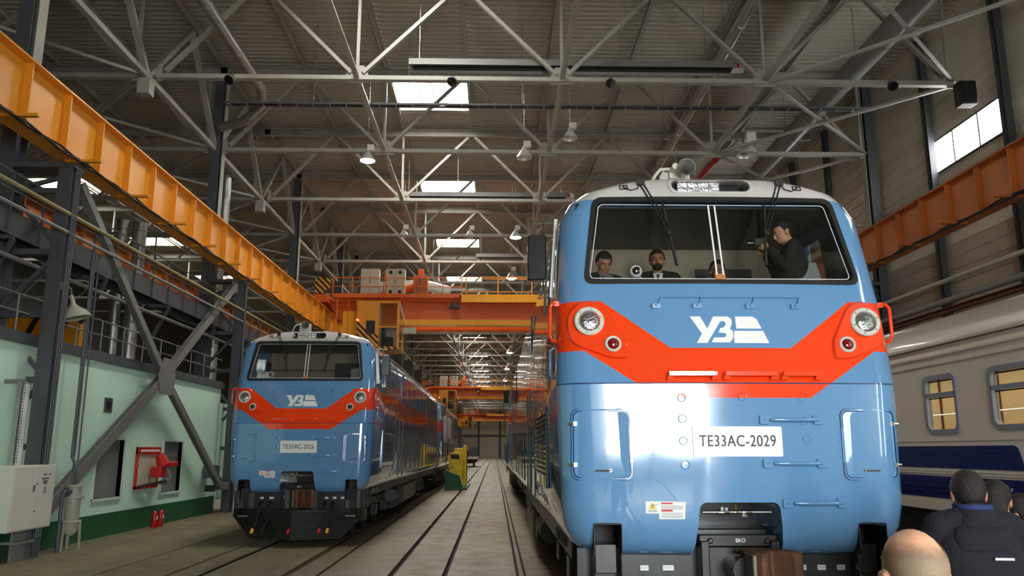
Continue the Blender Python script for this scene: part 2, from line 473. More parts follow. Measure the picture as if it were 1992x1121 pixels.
# roof deck: ribbed sheet with openings for the skylights
SKY_Y = [31.4 + 12 * k for k in range(-1, 16)]
DZ = 16.62
def deck(mb, x0, x1, y0, y1):
    y = y0; far = y0 >= 90 or y1 <= 14.01
    rows = []
    p = 0.30
    if far:
        rows = [(y0, DZ), (y1, DZ)]
    else:
        while y < y1 - 1e-6:
            for dy, dz in ((0, 0), (0.13, 0), (0.16, 0.07), (0.27, 0.07)):
                if y + dy < y1: rows.append((y + dy, DZ + dz))
            y += p
        rows.append((y1, DZ))
    mb.grid([[(x0, a, b) for a, b in rows], [(x1, a, b) for a, b in rows]], smooth=False)
mb = MB()
XR = [(-36, -25.6, 0), (-25.6, -22.5, 1), (-22.5, -4.2, 0), (-4.2, -1.1, 1), (-1.1, 16, 0)]
for x0, x1, hole in XR:
    if hole:
        deck(mb, x0, x1, Y0, (SKY_Y[0] - 1.4) if x0 > -10 else 14); y = (SKY_Y[0] + 1.4) if x0 > -10 else 14
        for sy in (SKY_Y[1:] if x0 > -10 else SKY_Y[2:5]):
            if sy - 1.4 > y: deck(mb, x0, x1, y, sy - 1.4)
            y = sy + 1.4
        deck(mb, x0, x1, y, Y1)
    else:
        deck(mb, x0, x1, Y0, 14); deck(mb, x0, x1, 14, 90); deck(mb, x0, x1, 90, Y1)
mb.box(-36, 16, Y0, Y1, DZ + 0.5, DZ + 0.52) if False else None
struct(mb.build('ceiling', 'deck'), 'grey ribbed steel roof deck')
wn = 1
def skylight(x0, sy, label):
    global wn
    t = struct(thing('window_%d' % wn, None, None, (x0 + 1.55, sy, DZ)), label); wn += 1
    mb = MB()
    for a in (-1.55, 1.55): mb.box(a - 0.05, a + 0.05, -1.4, 1.4, -0.02, 0.28)
    for b in (-1.4, 1.4): mb.box(-1.6, 1.6, b - 0.05, b + 0.05, -0.02, 0.28)
    mb.box(-0.02, 0.02, -1.4, 1.4, 0.14, 0.2) ; mb.box(-0.54, -0.50, -1.4, 1.4, 0.14, 0.18); mb.box(0.5, 0.54, -1.4, 1.4, 0.14, 0.18)
    mb.build('window_frame', 'trussgrey', t)
    mb = MB(); mb.box(-1.55, 1.55, -1.4, 1.4, 0.2, 0.22); mb.build('window_pane', 'sky', t)
    return t
for k, sy in enumerate(SKY_Y): skylight(-4.2, sy, 'bright roof skylight over the track of locomotive 2026')
for sy in SKY_Y[2:5]: skylight(-25.6, sy, 'bright roof skylight of the neighbouring bay beyond the gantry')

# right hand cladding wall with ribs and its long window
def ribs(x, y0, y1, z0, z1, d, p=0.42):
    mb = MB(); prof = []; z = z0
    while z < z1:
        for dz, dx in ((0, 0), (p * 0.78, 0), (p * 0.82, d), (p * 0.96, d)):
            if z + dz < z1: prof.append((x + dx, z + dz))
        z += p
    prof.append((x, z1))
    mb.grid([[(a, y0, b) for a, b in prof], [(a, y1, b) for a, b in prof]], smooth=False)
    return mb
struct(ribs(15.25, Y0, Y1, 0, 16.7, 0.05).build('wall_right', 'siding'), 'grey ribbed cladding wall beyond the carriage')
def side_window(y0, y1, z0, z1, label):
    global wn
    t = struct(thing('window_%d' % wn, None, None, (15.2, (y0 + y1) / 2, z0)), label); wn += 1
    h = (y1 - y0) / 2; H = z1 - z0
    mb = MB(); mb.box(-0.02, 0.06, -h - .06, h + .06, -.06, 0.0); mb.box(-0.02, 0.06, -h - .06, h + .06, H, H + .06)
    for a in (-h - .06, h, -h * 0.33, h * 0.33): mb.box(0.0, 0.06, a, a + .06, 0, H)
    mb.build('window_frame', 'steelgrey', t)
    mb = MB(); mb.box(0.02, 0.03, -h, h, 0, H); mb.build('window_pane', 'winlight', t)
for k in range(-3, 4): side_window(22.0 + 12.3 * k, 26.25 + 12.3 * k, 11.45, 12.52, 'long bright window high in the grey cladding wall' if k == 0 else 'another long window in the cladding wall, hidden from the photo')
for y in (-2.0, -6.5):
    t = struct(thing('window_%d' % wn, None, None, (15.2, y, 1.6)), 'tall narrow window of the cladding wall beside the photographer'); wn += 1
    mb = MB()
    for a in (-0.62, 0.56, -0.03): mb.box(0.0, 0.06, a, a + 0.06, 0, 6.2)
    for z in (0, 2, 4, 6.14): mb.box(0.0, 0.06, -0.6, 0.6, z, z + .06)
    mb.build('window_frame', 'steelgrey', t)
    mb = MB(); mb.box(0.02, 0.03, -0.6, 0.6, 0, 6.2); mb.build('window_pane', 'winlight', t)
# end wall and the gate wall behind the photographer
mb = MB(); mb.box(-36, 16, Y1, Y1 + 0.3, -0.3, 17); struct(mb.build('wall_back', 'endwall'), 'distant end wall of the hall')
for k, x in enumerate((-22, -16, -10.2, -4.5, 1.5, 7.5, 13)):
    mb = MB(); mb.box(x - 0.25, x + 0.25, Y1 - 0.3, Y1, 0, 16.5); mb.build('trim_%d' % (k + 1), 'steelgrey', kind='structure')
mb = MB(); mb.box(-36, 16, Y1 - 0.35, Y1, 6.0, 6.4); mb.build('trim_8', 'steelgrey', kind='structure')
mb = MB()
edges = [-36, 0.7, 2.7, 2.9, 5.3, 16]
for i in range(0, len(edges), 2): mb.box(edges[i], edges[i + 1], GATE_Y - 0.6, GATE_Y - 0.35, -0.3, 5.6)
mb.box(-36, 16, GATE_Y - 0.6, GATE_Y - 0.35, 5.6, 17); struct(mb.build('wall_front', 'siding'), 'gate wall behind the photographer')
mb = MB(); mb.box(-36.3, -36, Y0, Y1, -0.3, 17); struct(mb.build('wall_outer', 'steelgrey'), 'far wall of the neighbouring bay')

# mint painted room block beside the track
W = -9.6
mb = MB()
wins = [(19.96, 21.40, 0.93, 2.34), (23.94, 25.35, 0.89, 2.33)]
y = 3.0
for a, b, c, d in wins:
    mb.box(W - 0.25, W, y, a, 0.56, 4.2); mb.box(W - 0.25, W, a, b, 0.56, c); mb.box(W - 0.25, W, a, b, d, 4.2); y = b
mb.box(W - 0.25, W, y, 28.5, 0.56, 4.2)
mb.box(-16, W - 0.25, 28.25, 28.5, 0, 4.2); mb.box(-16, W - 0.25, 3.0, 3.25, 0, 4.2); mb.box(-16, -15.8, 3.25, 28.25, 0, 4.2)
struct(mb.build('wall_left', 'mint'), 'mint green painted room wall with a dark green base')
mb = MB(); mb.box(W - 0.25, W + 0.012, 3.0, 28.51, 0, 0.56); struct(mb.build('baseboard_left', 'green'), 'dark green painted base of the mint wall')
mb = MB(); mb.box(-16.1, W + 0.10, 2.9, 28.6, 4.2, 4.42); struct(mb.build('trim_9', 'steelgrey'), 'grey roof edge of the mint room')
mb = MB(); mb.box(-16, -10.2, 28.5, 31.0, 0.3, 3.75); mb.box(-10.3, -9.55, 28.6, 30.0, 0.42, 3.70); struct(mb.build('wall_annex', 'mint'), 'small mint annex beside locomotive 2026')
for k, (a, b, c, d) in enumerate(wins):
    t = struct(thing('window_%d' % wn, None, None, (W, a, c)), 'grey boarded window in the mint wall, %s' % ('nearer the electric cabinet' if k == 0 else 'beside the red fire board')); wn += 1
    h = b - a; v = d - c
    mb = MB(); mb.box(-0.18, 0.03, -0.05, 0.0, -0.05, v + .05); mb.box(-0.18, 0.03, h, h + .05, -0.05, v + .05); mb.box(-0.18, 0.06, -0.05, h + .05, -0.06, 0.0); mb.box(-0.18, 0.02, -0.05, h + .05, v, v + .05); mb.build('window_frame', 'whitepaint', t)
    mb = MB(); mb.box(-0.13, -0.11, 0, h, 0, v); mb.build('window_pane', 'shutter', t)

# ---------------------------------------------------------------- roof trusses
BX = [-10.12, -4.2, 2.0, 8.2, 13.92]; BZ, TZ = 13.1, 16.25
TX = [-10.4, -7.3, -4.2, -1.1, 2.0, 5.1, 8.2, 11.25, 14.3]
def make_truss():
    t = thing('roof_truss', 'x', 'truss', (0, 22.6, 0), group='roof trusses across the hall')
    mb = MB(); mb.ibeam((-10.5, 0, TZ), (14.5, 0, TZ), 0.26, 0.30, 0.03); mb.build('top_chord', 'trussgrey', t)
    mb = MB(); mb.beam((-10.2, 0.07, BZ), (14.0, 0.07, BZ), 0.07, 0.13); mb.beam((-10.2, -0.07, BZ), (14.0, -0.07, BZ), 0.07, 0.13); mb.beam((-10.2, 0, BZ - 0.065), (14.0, 0, BZ - 0.065), 0.19, 0.02); mb.build('bottom_chord', 'trussgrey', t)
    for i, bx in enumerate(BX):
        for tx in ((bx - 3.1, bx + 3.1) if -10 < bx < 13 else ((-7.3,) if bx < 0 else (11.25,))):
            mb = MB(); d = Vector((tx - bx, 0, TZ - BZ)).normalized()
            a = Vector((bx, 0, BZ)) + d * 0.25; b = Vector((tx, 0, TZ)) - d * 0.2
            for o in (-0.05, 0.05): mb.beam(a + Vector((0, o, 0)), b + Vector((0, o, 0)), 0.035, 0.11, (0, 0, 1))
            mb.beam(a, b, 0.11, 0.025); mb.build('diagonal', 'trussgrey', t)
        if -10 < bx < 14: mb = MB(); mb.beam((bx, 0, BZ), (bx, 0, TZ), 0.09, 0.09); mb.build('vertical_post', 'trussgrey', t)
        mb = MB(); e = 0.34 if -10 < bx < 13 else 0.09
        P = [(-e, -0.14), (e, -0.14), (e, 0.12), (e * 0.6, 0.42), (-e * 0.6, 0.42), (-e, 0.12)]
        mb.prism(P, lambda u, v, k: (bx + u, -0.02 + 0.04 * k, BZ + v)); mb.build('gusset_plate', 'trussgrey', t)
    return t
tr = make_truss()
for k in range(0, 36):
    yy = 16.6 + 6 * k
    if yy > Y1 - 2: break
    lab = ('pale grey roof truss crossing the hall, %s from the camera' % ORD[k - 1]) if 1 <= k <= 8 else ('roof truss right at the top edge above the camera' if k == 0 else 'one of the far roof trusses receding beyond the orange bridge crane')
    if k == 1: tr['label'] = lab
    else: again(tr, (0, yy, 0), lab)
for k in range(1, 9):
    again(tr, (-24.75, 16.6 + 6 * k, 0), 'dim roof truss of the neighbouring bay, %s from the camera' % ORD[k - 1])['group'] = 'roof trusses of the neighbouring bay'

# lengthwise ties, purlins, bracing in the plane of the bottom chords
for bx, who in zip((-4.2, 2.0, 8.2), ('above locomotive 2026', 'above the middle aisle', 'above the beige carriage')):
    mb = MB(); mb.beam((bx, 14, BZ + .06), (bx, Y1 - 1, BZ + .06), 0.11, 0.12); mb.beam((bx, 14, BZ), (bx, Y1 - 1, BZ), 0.16, 0.02)
    mb.build('lengthwise_tie', 'trussgrey', label='long steel tie along the hall %s' % who, cat='tie beam', group='lengthwise ties', kind='thing')
for tx, who in zip(TX + [-13.5, -16.6, -19.7, -22.8], ['column row by the gantry', 'pale duct', 'outer edge of the skylights', 'inner edge of the skylights', 'middle aisle', 'locomotive 2029', 'carriage track', 'fat silver duct', 'cladding wall columns', 'near edge of the neighbouring bay', 'second strip of the neighbouring bay', 'third strip of the neighbouring bay', 'neighbouring bay skylights']):
    mb = MB(); mb.ibeam((tx, Y0 + 1, TZ + 0.255), (tx, Y1 - 1, TZ + 0.255), 0.13, 0.2, 0.02)
    mb.build('purlin', 'trussgrey', label='steel purlin under the roof deck over the %s' % who, cat='purlin', group='purlins under the roof deck', kind='thing')
def xbrace(x0, x1, y, label, group):
    t = thing('cross_bracing', label, 'bracing', ((x0 + x1) / 2, y + 3, BZ), group=group)
    h = (x1 - x0) / 2
    for s in (-1, 1):
        mb = MB(); mb.beam((-h + .1, -s * 2.95, 0.04 * s), (h - .25, s * 2.95, 0.04 * s), 0.10, 0.04); mb.beam((-h + .1, -s * 2.95, 0.04 * s + 0.05), (h - .25, s * 2.95, 0.04 * s + 0.05), 0.03, 0.07); mb.build('brace_bar', 'trussgrey', t)
    mb = MB(); mb.cbox((0, 0, 0.05), (0.5, 0.4, 0.02)); mb.build('centre_plate', 'trussgrey', t)
    return t
x1 = xbrace(8.2, 14.3, 16.6, 'steel cross bracing above the carriage, in the first bay from the camera', 'cross bracing above the carriage')
for k in range(1, 14): again(x1, (11.25, 16.6 + 6 * k + 3, BZ), ('steel cross bracing above the carriage, in the %s bay from the camera' % ORD[k]) if k < 5 else 'cross bracing above the far end of the carriage row')
x2 = xbrace(-16.6, -10.4, 16.6, 'dim cross bracing just past the gantry columns, in the first bay from the camera', 'cross bracing past the gantry columns')
for k in range(1, 8): again(x2, (-13.5, 16.6 + 6 * k + 3, BZ), 'dim cross bracing just past the gantry columns, in the %s bay from the camera' % ORD[k])
# sub truss along the column row
def subtruss(y):
    t = thing('edge_truss', 'x', 'truss', (-10.5, y, 0), group='edge trusses along the column row')
    mb = MB(); mb.beam((0, -6, BZ), (0, 6, BZ), 0.16, 0.16); mb.build('bottom_chord', 'trussgrey', t)
    for a, b in ((-6, -3), (0, -3), (0, 3), (6, 3)):
        mb = MB(); mb.beam((0, a, BZ), (0, b, TZ), 0.18, 0.16); mb.build('diagonal', 'trussgrey', t)
    mb = MB(); mb.cbox((0, 0, BZ - 0.35), (0.36, 0.36, 0.5)); mb.build('hanger_box', 'trussgrey', t)
    return t
s0 = subtruss(22.6); s0['label'] = 'edge truss over the gantry, first from the camera'
for k in range(1, 17): again(s0, (-10.5, 22.6 + 12 * k, 0), ('edge truss over the gantry, %s from the camera' % ORD[k]) if k < 4 else 'far edge truss along the column row beyond the crane')

# ---------------------------------------------------------------- columns
def make_column(s):
    """two legged crane column: crane leg, roof leg, lacing; s = +1 the crane leg is towards +x of the roof leg"""
    t = thing('steel_column', 'x', 'column', (0, 0, 0))
    cx, rx = (-9.2, -10.45) if s > 0 else (13.15, 14.25)
    cx -= rx
    mb = MB(); mb.ibeam((cx, 0, 0), (cx, 0, 8.02), 0.30, 0.36, 0.03, (0, 1, 0)); mb.build('crane_leg', 'steelgrey', t)
    mb = MB(); mb.ibeam((0, 0, 0), (0, 0, 16.08), 0.32, 0.46, 0.035, (0, 1, 0)); mb.build('roof_leg', 'steelgrey', t)
    z = 0.8; k = 0
    while z < 7.6:
        mb = MB(); mb.beam((0, 0, z), (cx, 0, z), 0.10, 0.12); mb.build('lacing_bar', 'steelgrey', t)
        mb = MB(); mb.beam((0 if k % 2 else cx, 0, z), (cx if k % 2 else 0, 0, min(z + 1.35, 7.9)), 0.10, 0.08); mb.build('lacing_diagonal', 'steelgrey', t)
        z += 1.35; k += 1
    mb = MB(); mb.box(s * 0.232, s * 0.25, -0.17, 0.17, 9.6, 16.0); mb.build('pale_flange_plate', 'trussgrey', t)
    mb = MB(); mb.box(min(0, cx) - 0.1, max(0, cx) + 0.2, -0.22, 0.22, 8.02, 8.14); mb.build('bracket_head', 'steelgrey', t)
    for d in (-0.08, 0.0, 0.08):
        mb = MB(); mb.tube([(cx + 0.19 * s, d, 0.4), (cx + 0.19 * s, d, 8.0)], 0.018, 6); mb.build('conduit', 'steelgrey', t)
    return t, rx
colL, rx = make_column(1); colL.location = (rx, 16.7, 0); colL['label'] = 'dark steel column beside the white electric cabinet'; colL['group'] = 'columns by the mint wall'
for k in range(1, 18):
    again(colL, (rx, 16.7 + 12 * k, 0), ['', 'dark steel column behind locomotive 2026', 'dark steel column under the orange bridge crane end'][k] if k < 3 else 'far steel column of the gantry row beyond the bridge crane')
colR, rxr = make_column(-1); colR.location = (rxr, 28.7, 0); colR['label'] = 'dark steel column rising behind the cab roof of locomotive 2029'; colR['group'] = 'columns by the cladding wall'
for k in range(1, 17): again(colR, (rxr, 28.7 + 12 * k, 0), 'far column of the cladding wall hidden behind locomotive 2029')
again(colR, (rxr, 16.7, 0), 'dark column past the edge of the photo by the cladding wall')
for k, y in enumerate((17.8, 21.75, 25.9, 30.0, 34.2, 38.3)):
    mb = MB(); mb.ibeam((15.0, y, 0), (15.0, y, 16.4), 0.22, 0.28, 0.025, (0, 1, 0))
    mb.build('wall_post', 'steelgrey', label='dark upright post on the cladding wall, %s' % ['out of the frame', 'next to the nearer end of the bright window', 'next to the farther end of the bright window', 'close behind the roof column', 'fifth of its row', 'sixth of its row'][k], cat='post', group='posts on the cladding wall', kind='thing')

# big X brace between the first two columns of the gantry row
def wall_brace(y0):
    t = thing('column_brace', 'x', 'brace', (-9.25, y0, 0), group='big cross braces of the column row')
    c = (0, 5.9, 4.1)
    for a, w_ in (((0, 0.5, 7.9), 0.20), ((0, 11.4, 7.85), 0.26), ((0, 0.4, 0.8), 0.30), ((0, 11.3, 0.85), 0.20)):
        mb = MB(); mb.beam(a, c, 0.10, w_, (1, 0, 0)) if False else mb.ibeam(a, c, w_, 0.16, 0.02, (1, 0, 0)); mb.build('brace_arm', 'pipegrey', t)
    mb = MB(); mb.prism([(5.5, 3.6), (6.3, 3.6), (6.5, 4.1), (6.2, 4.6), (5.6, 4.6), (5.3, 4.1)], lambda u, v, k: (0.09 + 0.02 * k, u, v)); mb.build('centre_plate', 'pipegrey', t)
    mb = MB(); mb.cbox((0.0, 11.55, 0.9), (0.3, 0.5, 0.25)); mb.cbox((0, 11.4, 7.82), (0.06, 0.5, 0.5)); mb.build('end_plate', 'pipegrey', t)
    return t
b0 = wall_brace(16.75); b0['label'] = 'grey steel cross brace in front of the mint wall'
again(b0, (-9.25, 64.75, 0), 'far steel cross brace of the column row')

# ---------------------------------------------------------------- crane runway beams
def runway(x, y0, y1, zb, zt, matname, label, side):
    t = thing('crane_runway_beam', label, 'beam', (x, 0, 0), group='crane runway beams')
    mb = MB(); mb.box(-0.02, 0.02, y0, y1, zb + .03, zt - .04); mb.build('web', matname, t)
    mb = MB(); mb.box(-0.22, 0.22, y0, y1, zt - 0.04, zt); mb.build('top_flange', matname, t)
    mb = MB(); mb.box(-0.20, 0.20, y0, y1, zb, zb + 0.035); mb.build('bottom_flange', matname, t)
    mb = MB(); mb.box(-0.04, 0.04, y0, y1, zt, zt + 0.12); mb.build('crane_rail', 'rail', t)
    y = 14.62; k = 0
    while y < 110:
        for s in (-1, 1):
            mb = MB(); mb.box(min(s * .02, s * .17), max(s * .02, s * .17), y - 0.02, y + 0.02, zb + .035, zt - .04); mb.build('stiffener', matname, t) if (s == side) else None
        y += 1.44; k += 1
    y = 14.0
    while y < 90:
        mb = MB(); mb.box(min(0, side * 0.75), max(0, side * 0.75), y - 0.05, y + 0.05, zb - 0.06, zb - 0.005); mb.build('cable_bracket', matname, t); y += 2.4
    for i in range(3):
        pts = [(side * (0.24 + 0.07 * i), yy, zb + 0.06 - 0.05 * i - 0.09 * abs(math.sin(yy * (1.31 + 0.1 * i)))) for yy in [12 + 1.2 * q for q in range(66)]]
        mb = MB(); mb.tube(pts, 0.022, 6); mb.build('cable', 'blackmatt', t)
    return t
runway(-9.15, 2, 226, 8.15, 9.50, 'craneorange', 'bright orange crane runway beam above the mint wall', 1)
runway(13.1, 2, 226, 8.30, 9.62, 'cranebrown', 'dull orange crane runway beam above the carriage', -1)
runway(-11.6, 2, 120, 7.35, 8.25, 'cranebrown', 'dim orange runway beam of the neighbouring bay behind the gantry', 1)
# ================================================================ LOCOMOTIVES
# own metres: x across (0 = centre line), y rearward from the nose, z above the rail head
LEN = 21.6
FY = [(1.13, 0.30), (1.17, 0.18), (1.25, 0.09), (1.40, 0.03), (1.6, 0.0), (2.69, 0.0), (3.0, 0.05), (3.5, 0.14), (4.60, 0.42), (4.72, 0.45), (4.80, 0.50), (4.86, 0.56), (4.90, 0.70), (4.915, 1.3)]
WZ = [(1.13, 1.30), (1.17, 1.40), (1.25, 1.50), (1.40, 1.57), (1.6, 1.60), (2.69, 1.63), (3.6, 1.61), (4.40, 1.56), (4.60, 1.46), (4.70, 1.36), (4.78, 1.16), (4.84, 0.94), (4.88, 0.70), (4.90, 0.45), (4.915, 0.05)]
def f_y(x, z):
    w = lerp(WZ, z); rc = min(0.30, w * 0.6); f = lerp(FY, z); a = abs(x)
    bow = lambda q: 0.05 * (q / 1.3) ** 2
    if a <= w - rc: return f + bow(a)
    d = min(a - (w - rc), rc)
    return f + bow(w - rc) + rc - math.sqrt(max(rc * rc - d * d, 0))
def on(u, v, d): return (u, f_y(u, v) - d, v)          # a point d proud of the nose
def plate(mb, poly, d=0.006, back=0.02):
    return mb.prism(poly, lambda u, v, k: on(u, v, d if k == 0 else -back))
def ringplate(mb, pin, pout, d, back=0.02):
    n = len(pin)
    vs = [on(u, v, d) for u, v in pin] + [on(u, v, d) for u, v in pout] + [on(u, v, -back) for u, v in pin] + [on(u, v, -back) for u, v in pout]
    fs = []
    for i in range(n):
        j = (i + 1) % n
        fs += [(i, j, n + j, n + i), (n + i, n + j, 3 * n + j, 3 * n + i), (j, i, 2 * n + i, 2 * n + j)]
    return mb.add(vs, fs)

WIN = [(-1.34, 3.69), (1.34, 3.69), (1.21, 4.605), (-1.21, 4.605)]
def shrink(poly, d):
    cx = sum(p[0] for p in poly) / len(poly); cz = sum(p[1] for p in poly) / len(poly)
    return [(p[0] - d * (1 if p[0] > cx else -1), p[1] - d * (1 if p[1] > cz else -1)) for p in poly]

M['gap'] = mat('dark blue gap line', srgb(30, 62, 104), 0.4)
def dens(poly, n=10):
    out = []
    for a, b in zip(poly, poly[1:] + poly[:1]):
        out += [(a[0] + (b[0] - a[0]) * k / n, a[1] + (b[1] - a[1]) * k / n) for k in range(n)]
    return out
def loco_body(root):
    zs = sorted(set([1.13, 1.15, 1.17, 1.2, 1.25, 1.32, 1.40, 1.5, 1.6, 2.1, 2.675, 2.69, 2.70, 3.0, 3.25, 3.5, 3.8, 4.1, 4.40, 4.5, 4.60, 4.66, 4.70, 4.74, 4.78, 4.81, 4.84, 4.86, 4.88, 4.89, 4.90, 4.915]))
    rows = []
    for z in zs:
        w = lerp(WZ, z); rc = min(0.30, w * 0.6)
        ws = w if z > 1.5 else max(w, 1.60 - max(0, 1.30 - z) * 2)
        dy = -0.0
        row = [(-w, LEN, z)]
        for y in (16, 10, 5, 2.2): row.append((-w, y, z))
        for k in range(8):
            a = PI / 2 * k / 8; x = -(w - rc) - rc * math.cos(a); row.append((x, f_y(x, z), z))
        for k in range(11):
            x = -(w - rc) + 2 * (w - rc) * k / 10; row.append((x, f_y(x, z), z))
        for k in range(1, 9):
            a = PI / 2 * (1 - k / 8); x = (w - rc) + rc * math.cos(a); row.append((x, f_y(x, z), z))
        for y in (2.2, 5, 10, 16, LEN): row.append((w, y, z))
        rows.append(row)
    mb = MB(); mb.grid(rows, True)
    n = len(rows[0])
    mb.f.append(tuple(range(n))); mb.sm.append(False)
    e = (len(rows) - 1) * n
    mb.f.append(tuple(e + k for k in reversed(range(n)))); mb.sm.append(False)
    body = mb.build('body', 'loco', root)
    def cutter(poly, fn):
        c = MB(); c.prism(poly, fn); o = c.build('cutter', 'black'); return o
    fr = lambda y0, y1: (lambda u, v, k: (u, y0 if k == 0 else y1, v))
    cuts = [
        cutter(rpoly(WIN, 0.10), fr(-0.6, 0.75)),
        cutter([(0.22, 2.55), (0.30, 3.30), (0.52, 4.58), (2.7, 4.58), (2.7, 2.55)], lambda u, v, k: (-1.40 if k == 0 else 1.40, u, v)),
        cutter(rpoly([(-0.37, 1.62), (0.35, 1.62), (0.42, 0.9), (-0.44, 0.9)], [0.07, 0.07, 0.001, 0.001]), fr(-0.6, 1.0)),
        cutter(rpoly([(-1.32, 1.44), (-1.07, 1.44), (-1.09, 0.9), (-1.34, 0.9)], [0.05, 0.05, 0.001, 0.001]), fr(-0.6, 0.55)),
        cutter(rpoly([(1.07, 1.44), (1.32, 1.44), (1.34, 0.9), (1.09, 0.9)], [0.05, 0.05, 0.001, 0.001]), fr(-0.6, 0.55)),
        cutter(rrect(-0.42, 0.42, 4.675, 4.855, 0.085), fr(-0.4, 0.80)),
        cutter(rpoly([(1.05, 3.72), (1.95, 3.72), (1.95, 4.40), (1.22, 4.40)], 0.06), lambda u, v, k: (-2.2 if k == 0 else 2.2, u, v)),
    ]
    bool_cut(body, cuts)
    return body

def loco_front(root):
    # windscreen
    mb = MB(); plate(mb, rpoly(shrink(WIN, -0.012), 0.10), -0.050, 0.062); mb.build('windscreen', 'cabglass', root)
    mb = MB(); ringplate(mb, dens(rpoly(shrink(WIN, 0.022), 0.09, 6)), dens(rpoly(shrink(WIN, -0.022), 0.11, 6)), 0.012, 0.06); mb.build('windscreen_gasket', 'blackmatt', root)
    mb = MB(); ringplate(mb, rpoly(shrink(WIN, 0.0515), 0.05, 6), rpoly(shrink(WIN, 0.045), 0.055, 6), -0.038, 0.046); mb.build('heater_wire', 'white', root)
    mb = MB()
    for dx in (-0.03, 0.035): mb.beam(on(dx, 3.78, -0.085), on(dx, 4.56, -0.085), 0.016, 0.01, (0, -1, 0))
    c = mb.build('centre_strip', 'white', root)
    mb = MB(); mb.beam(on(0.003, 3.71, -0.088), on(0.003, 3.79, -0.088), 0.10, 0.012, (0, -1, 0)); mb.build('strip_clip', 'tag', c, label='orange brown clip')
    # cab lining
    mb = MB()
    mb.box(-1.395, 1.395, 2.36, 2.39, 2.56, 4.57)
    cw = mb.build('cab_lining', 'cabwall', root)
    mb = MB(); mb.box(-1.395, 1.395, 0.62, 2.36, 4.555, 4.575); mb.box(-1.398, -1.37, 2.0, 2.66, 2.6, 4.3); mb.box(1.37, 1.398, 2.0, 2.66, 2.6, 4.3); mb.box(-1.395, 1.395, 0.35, 2.66, 2.555, 2.575); mb.build('dark_lining', 'cabdark', cw)
    mb = MB(); mb.box(-1.39, 1.39, 2.33, 2.359, 4.10, 4.125); mb.box(0.28, 0.98, 2.32, 2.359, 2.58, 4.3); mb.build('cab_door', 'cabdark', cw)
    mb = MB(); mb.box(-1.38, -0.5, 0.42, 1.0, 2.58, 3.74); mb.box(0.42, 1.38, 0.42, 1.0, 2.58, 3.72); mb.box(-0.5, 0.42, 0.42, 0.7, 2.58, 3.70)
    con = mb.build('control_desk', 'cabdark', root, bevel=0.02)
    mb = MB(); mb.prism([(0.98, 3.72), (1.22, 3.72), (1.18, 4.04), (0.96, 4.00)], lambda u, v, k: (u, 0.72 + k * 0.05 + (v - 3.7) * 0.3, v)); mb.build('monitor', mat('grey monitor panel', srgb(150, 156, 156), 0.35), con)
    # round camera behind the glass
    cy = f_y(-0.82, 3.80) + 0.16
    mb = MB(); mb.lathe([(0.02, 0.06), (0.06, 0.04), (0.068, 0), (0.06, -0.04), (0.05, -0.05)], (-0.82, cy, 3.83), (0, 1, 0), 20); wc = mb.build('round_camera', 'white', root, label='white round camera stuck behind the windscreen')
    mb = MB(); mb.lathe([(0.044, 0.0), (0.04, -0.02), (0.02, -0.03)], (-0.82, cy - 0.05, 3.83), (0, 1, 0), 16); mb.build('lens', 'darklens', wc)
    mb = MB(); mb.tube([(-0.78, cy, 3.78), (-0.75, cy - 0.02, 3.75), (-0.745, cy - 0.03, 3.70)], 0.006, 6); mb.build('cord', 'white', wc)
    for s in (-1, 1):
        # wipers
        mb = MB()
        p0 = on(s * 0.72, 4.80, 0.03); p1 = on(s * 0.48, 4.22, 0.06)
        for dx in (-0.02, 0.02): mb.tube([(p0[0] + dx, p0[1], p0[2]), (p1[0] + dx, p1[1], p1[2])], 0.0075, 6)
        mb.cbox(p0, (0.075, 0.05, 0.06))
        wp = mb.build('wiper', 'blackmatt', root)
        mb = MB(); mb.beam(on(s * 0.52, 4.54, 0.015), on(s * 0.44, 3.86, 0.015), 0.022, 0.03, (0, -1, 0)); mb.beam(on(s * 0.49, 4.24, 0.03), on(s * 0.49, 4.18, 0.03), 0.05, 0.05); mb.build('wiper_blade', 'blackmatt', wp)
        mb = MB()
        ringplate(mb, rrect(-0.035 + s * 0.90, 0.035 + s * 0.90, 4.725, 4.765, 0.004, 1), rrect(-0.045 + s * 0.90, 0.045 + s * 0.90, 4.715, 4.775, 0.006, 1), 0.008)
        mb.cbox(on(s * 0.90, 4.745, 0.008), (0.02, 0.02, 0.02))
        mb.tube([on(s * 0.74, 4.77, 0.02), on(s * 0.76, 4.72, 0.02), on(s * 0.83, 4.70, 0.02), on(s * 0.89, 4.735, 0.02)], 0.006, 6)
        mb.build('washer_port', 'blackmatt', root)
        # lamp pod
        lx, lz, rx, rz = s * 1.325, 3.285, s * 1.11, 3.06
        hull = []
        import mathutils
        pts = circ(lx, lz, 0.215, 20) + circ(rx, rz, 0.14, 16) + circ(s * 1.0, 2.95, 0.035, 10) + circ(s * 1.36, 3.19, 0.17, 16)
        idx = mathutils.geometry.convex_hull_2d([Vector(p) for p in pts]); hull = [pts[i] for i in idx]
        cxx = sum(p[0] for p in hull) / len(hull); czz = sum(p[1] for p in hull) / len(hull)
        inner = [(cxx + (p[0] - cxx) * 0.93, czz + (p[1] - czz) * 0.93) for p in hull]
        mb = MB(); n = len(hull)
        vs = [on(u, v, 0.0) for u, v in hull] + [on(u, v, 0.03) for u, v in inner]
        mb.add(vs, [(i, (i + 1) % n, n + (i + 1) % n, n + i) for i in range(n)] + [tuple(range(n, 2 * n))])
        pod = mb.build('lamp_pod', 'orange_gloss', root)
        t = (Vector(on(lx, lz + 0.1, 0)) - Vector(on(lx, lz - 0.1, 0))).normalized()
        nrm = Vector((0, -t.z, t.y)).normalized()
        o = Vector(on(lx, lz, 0.02))
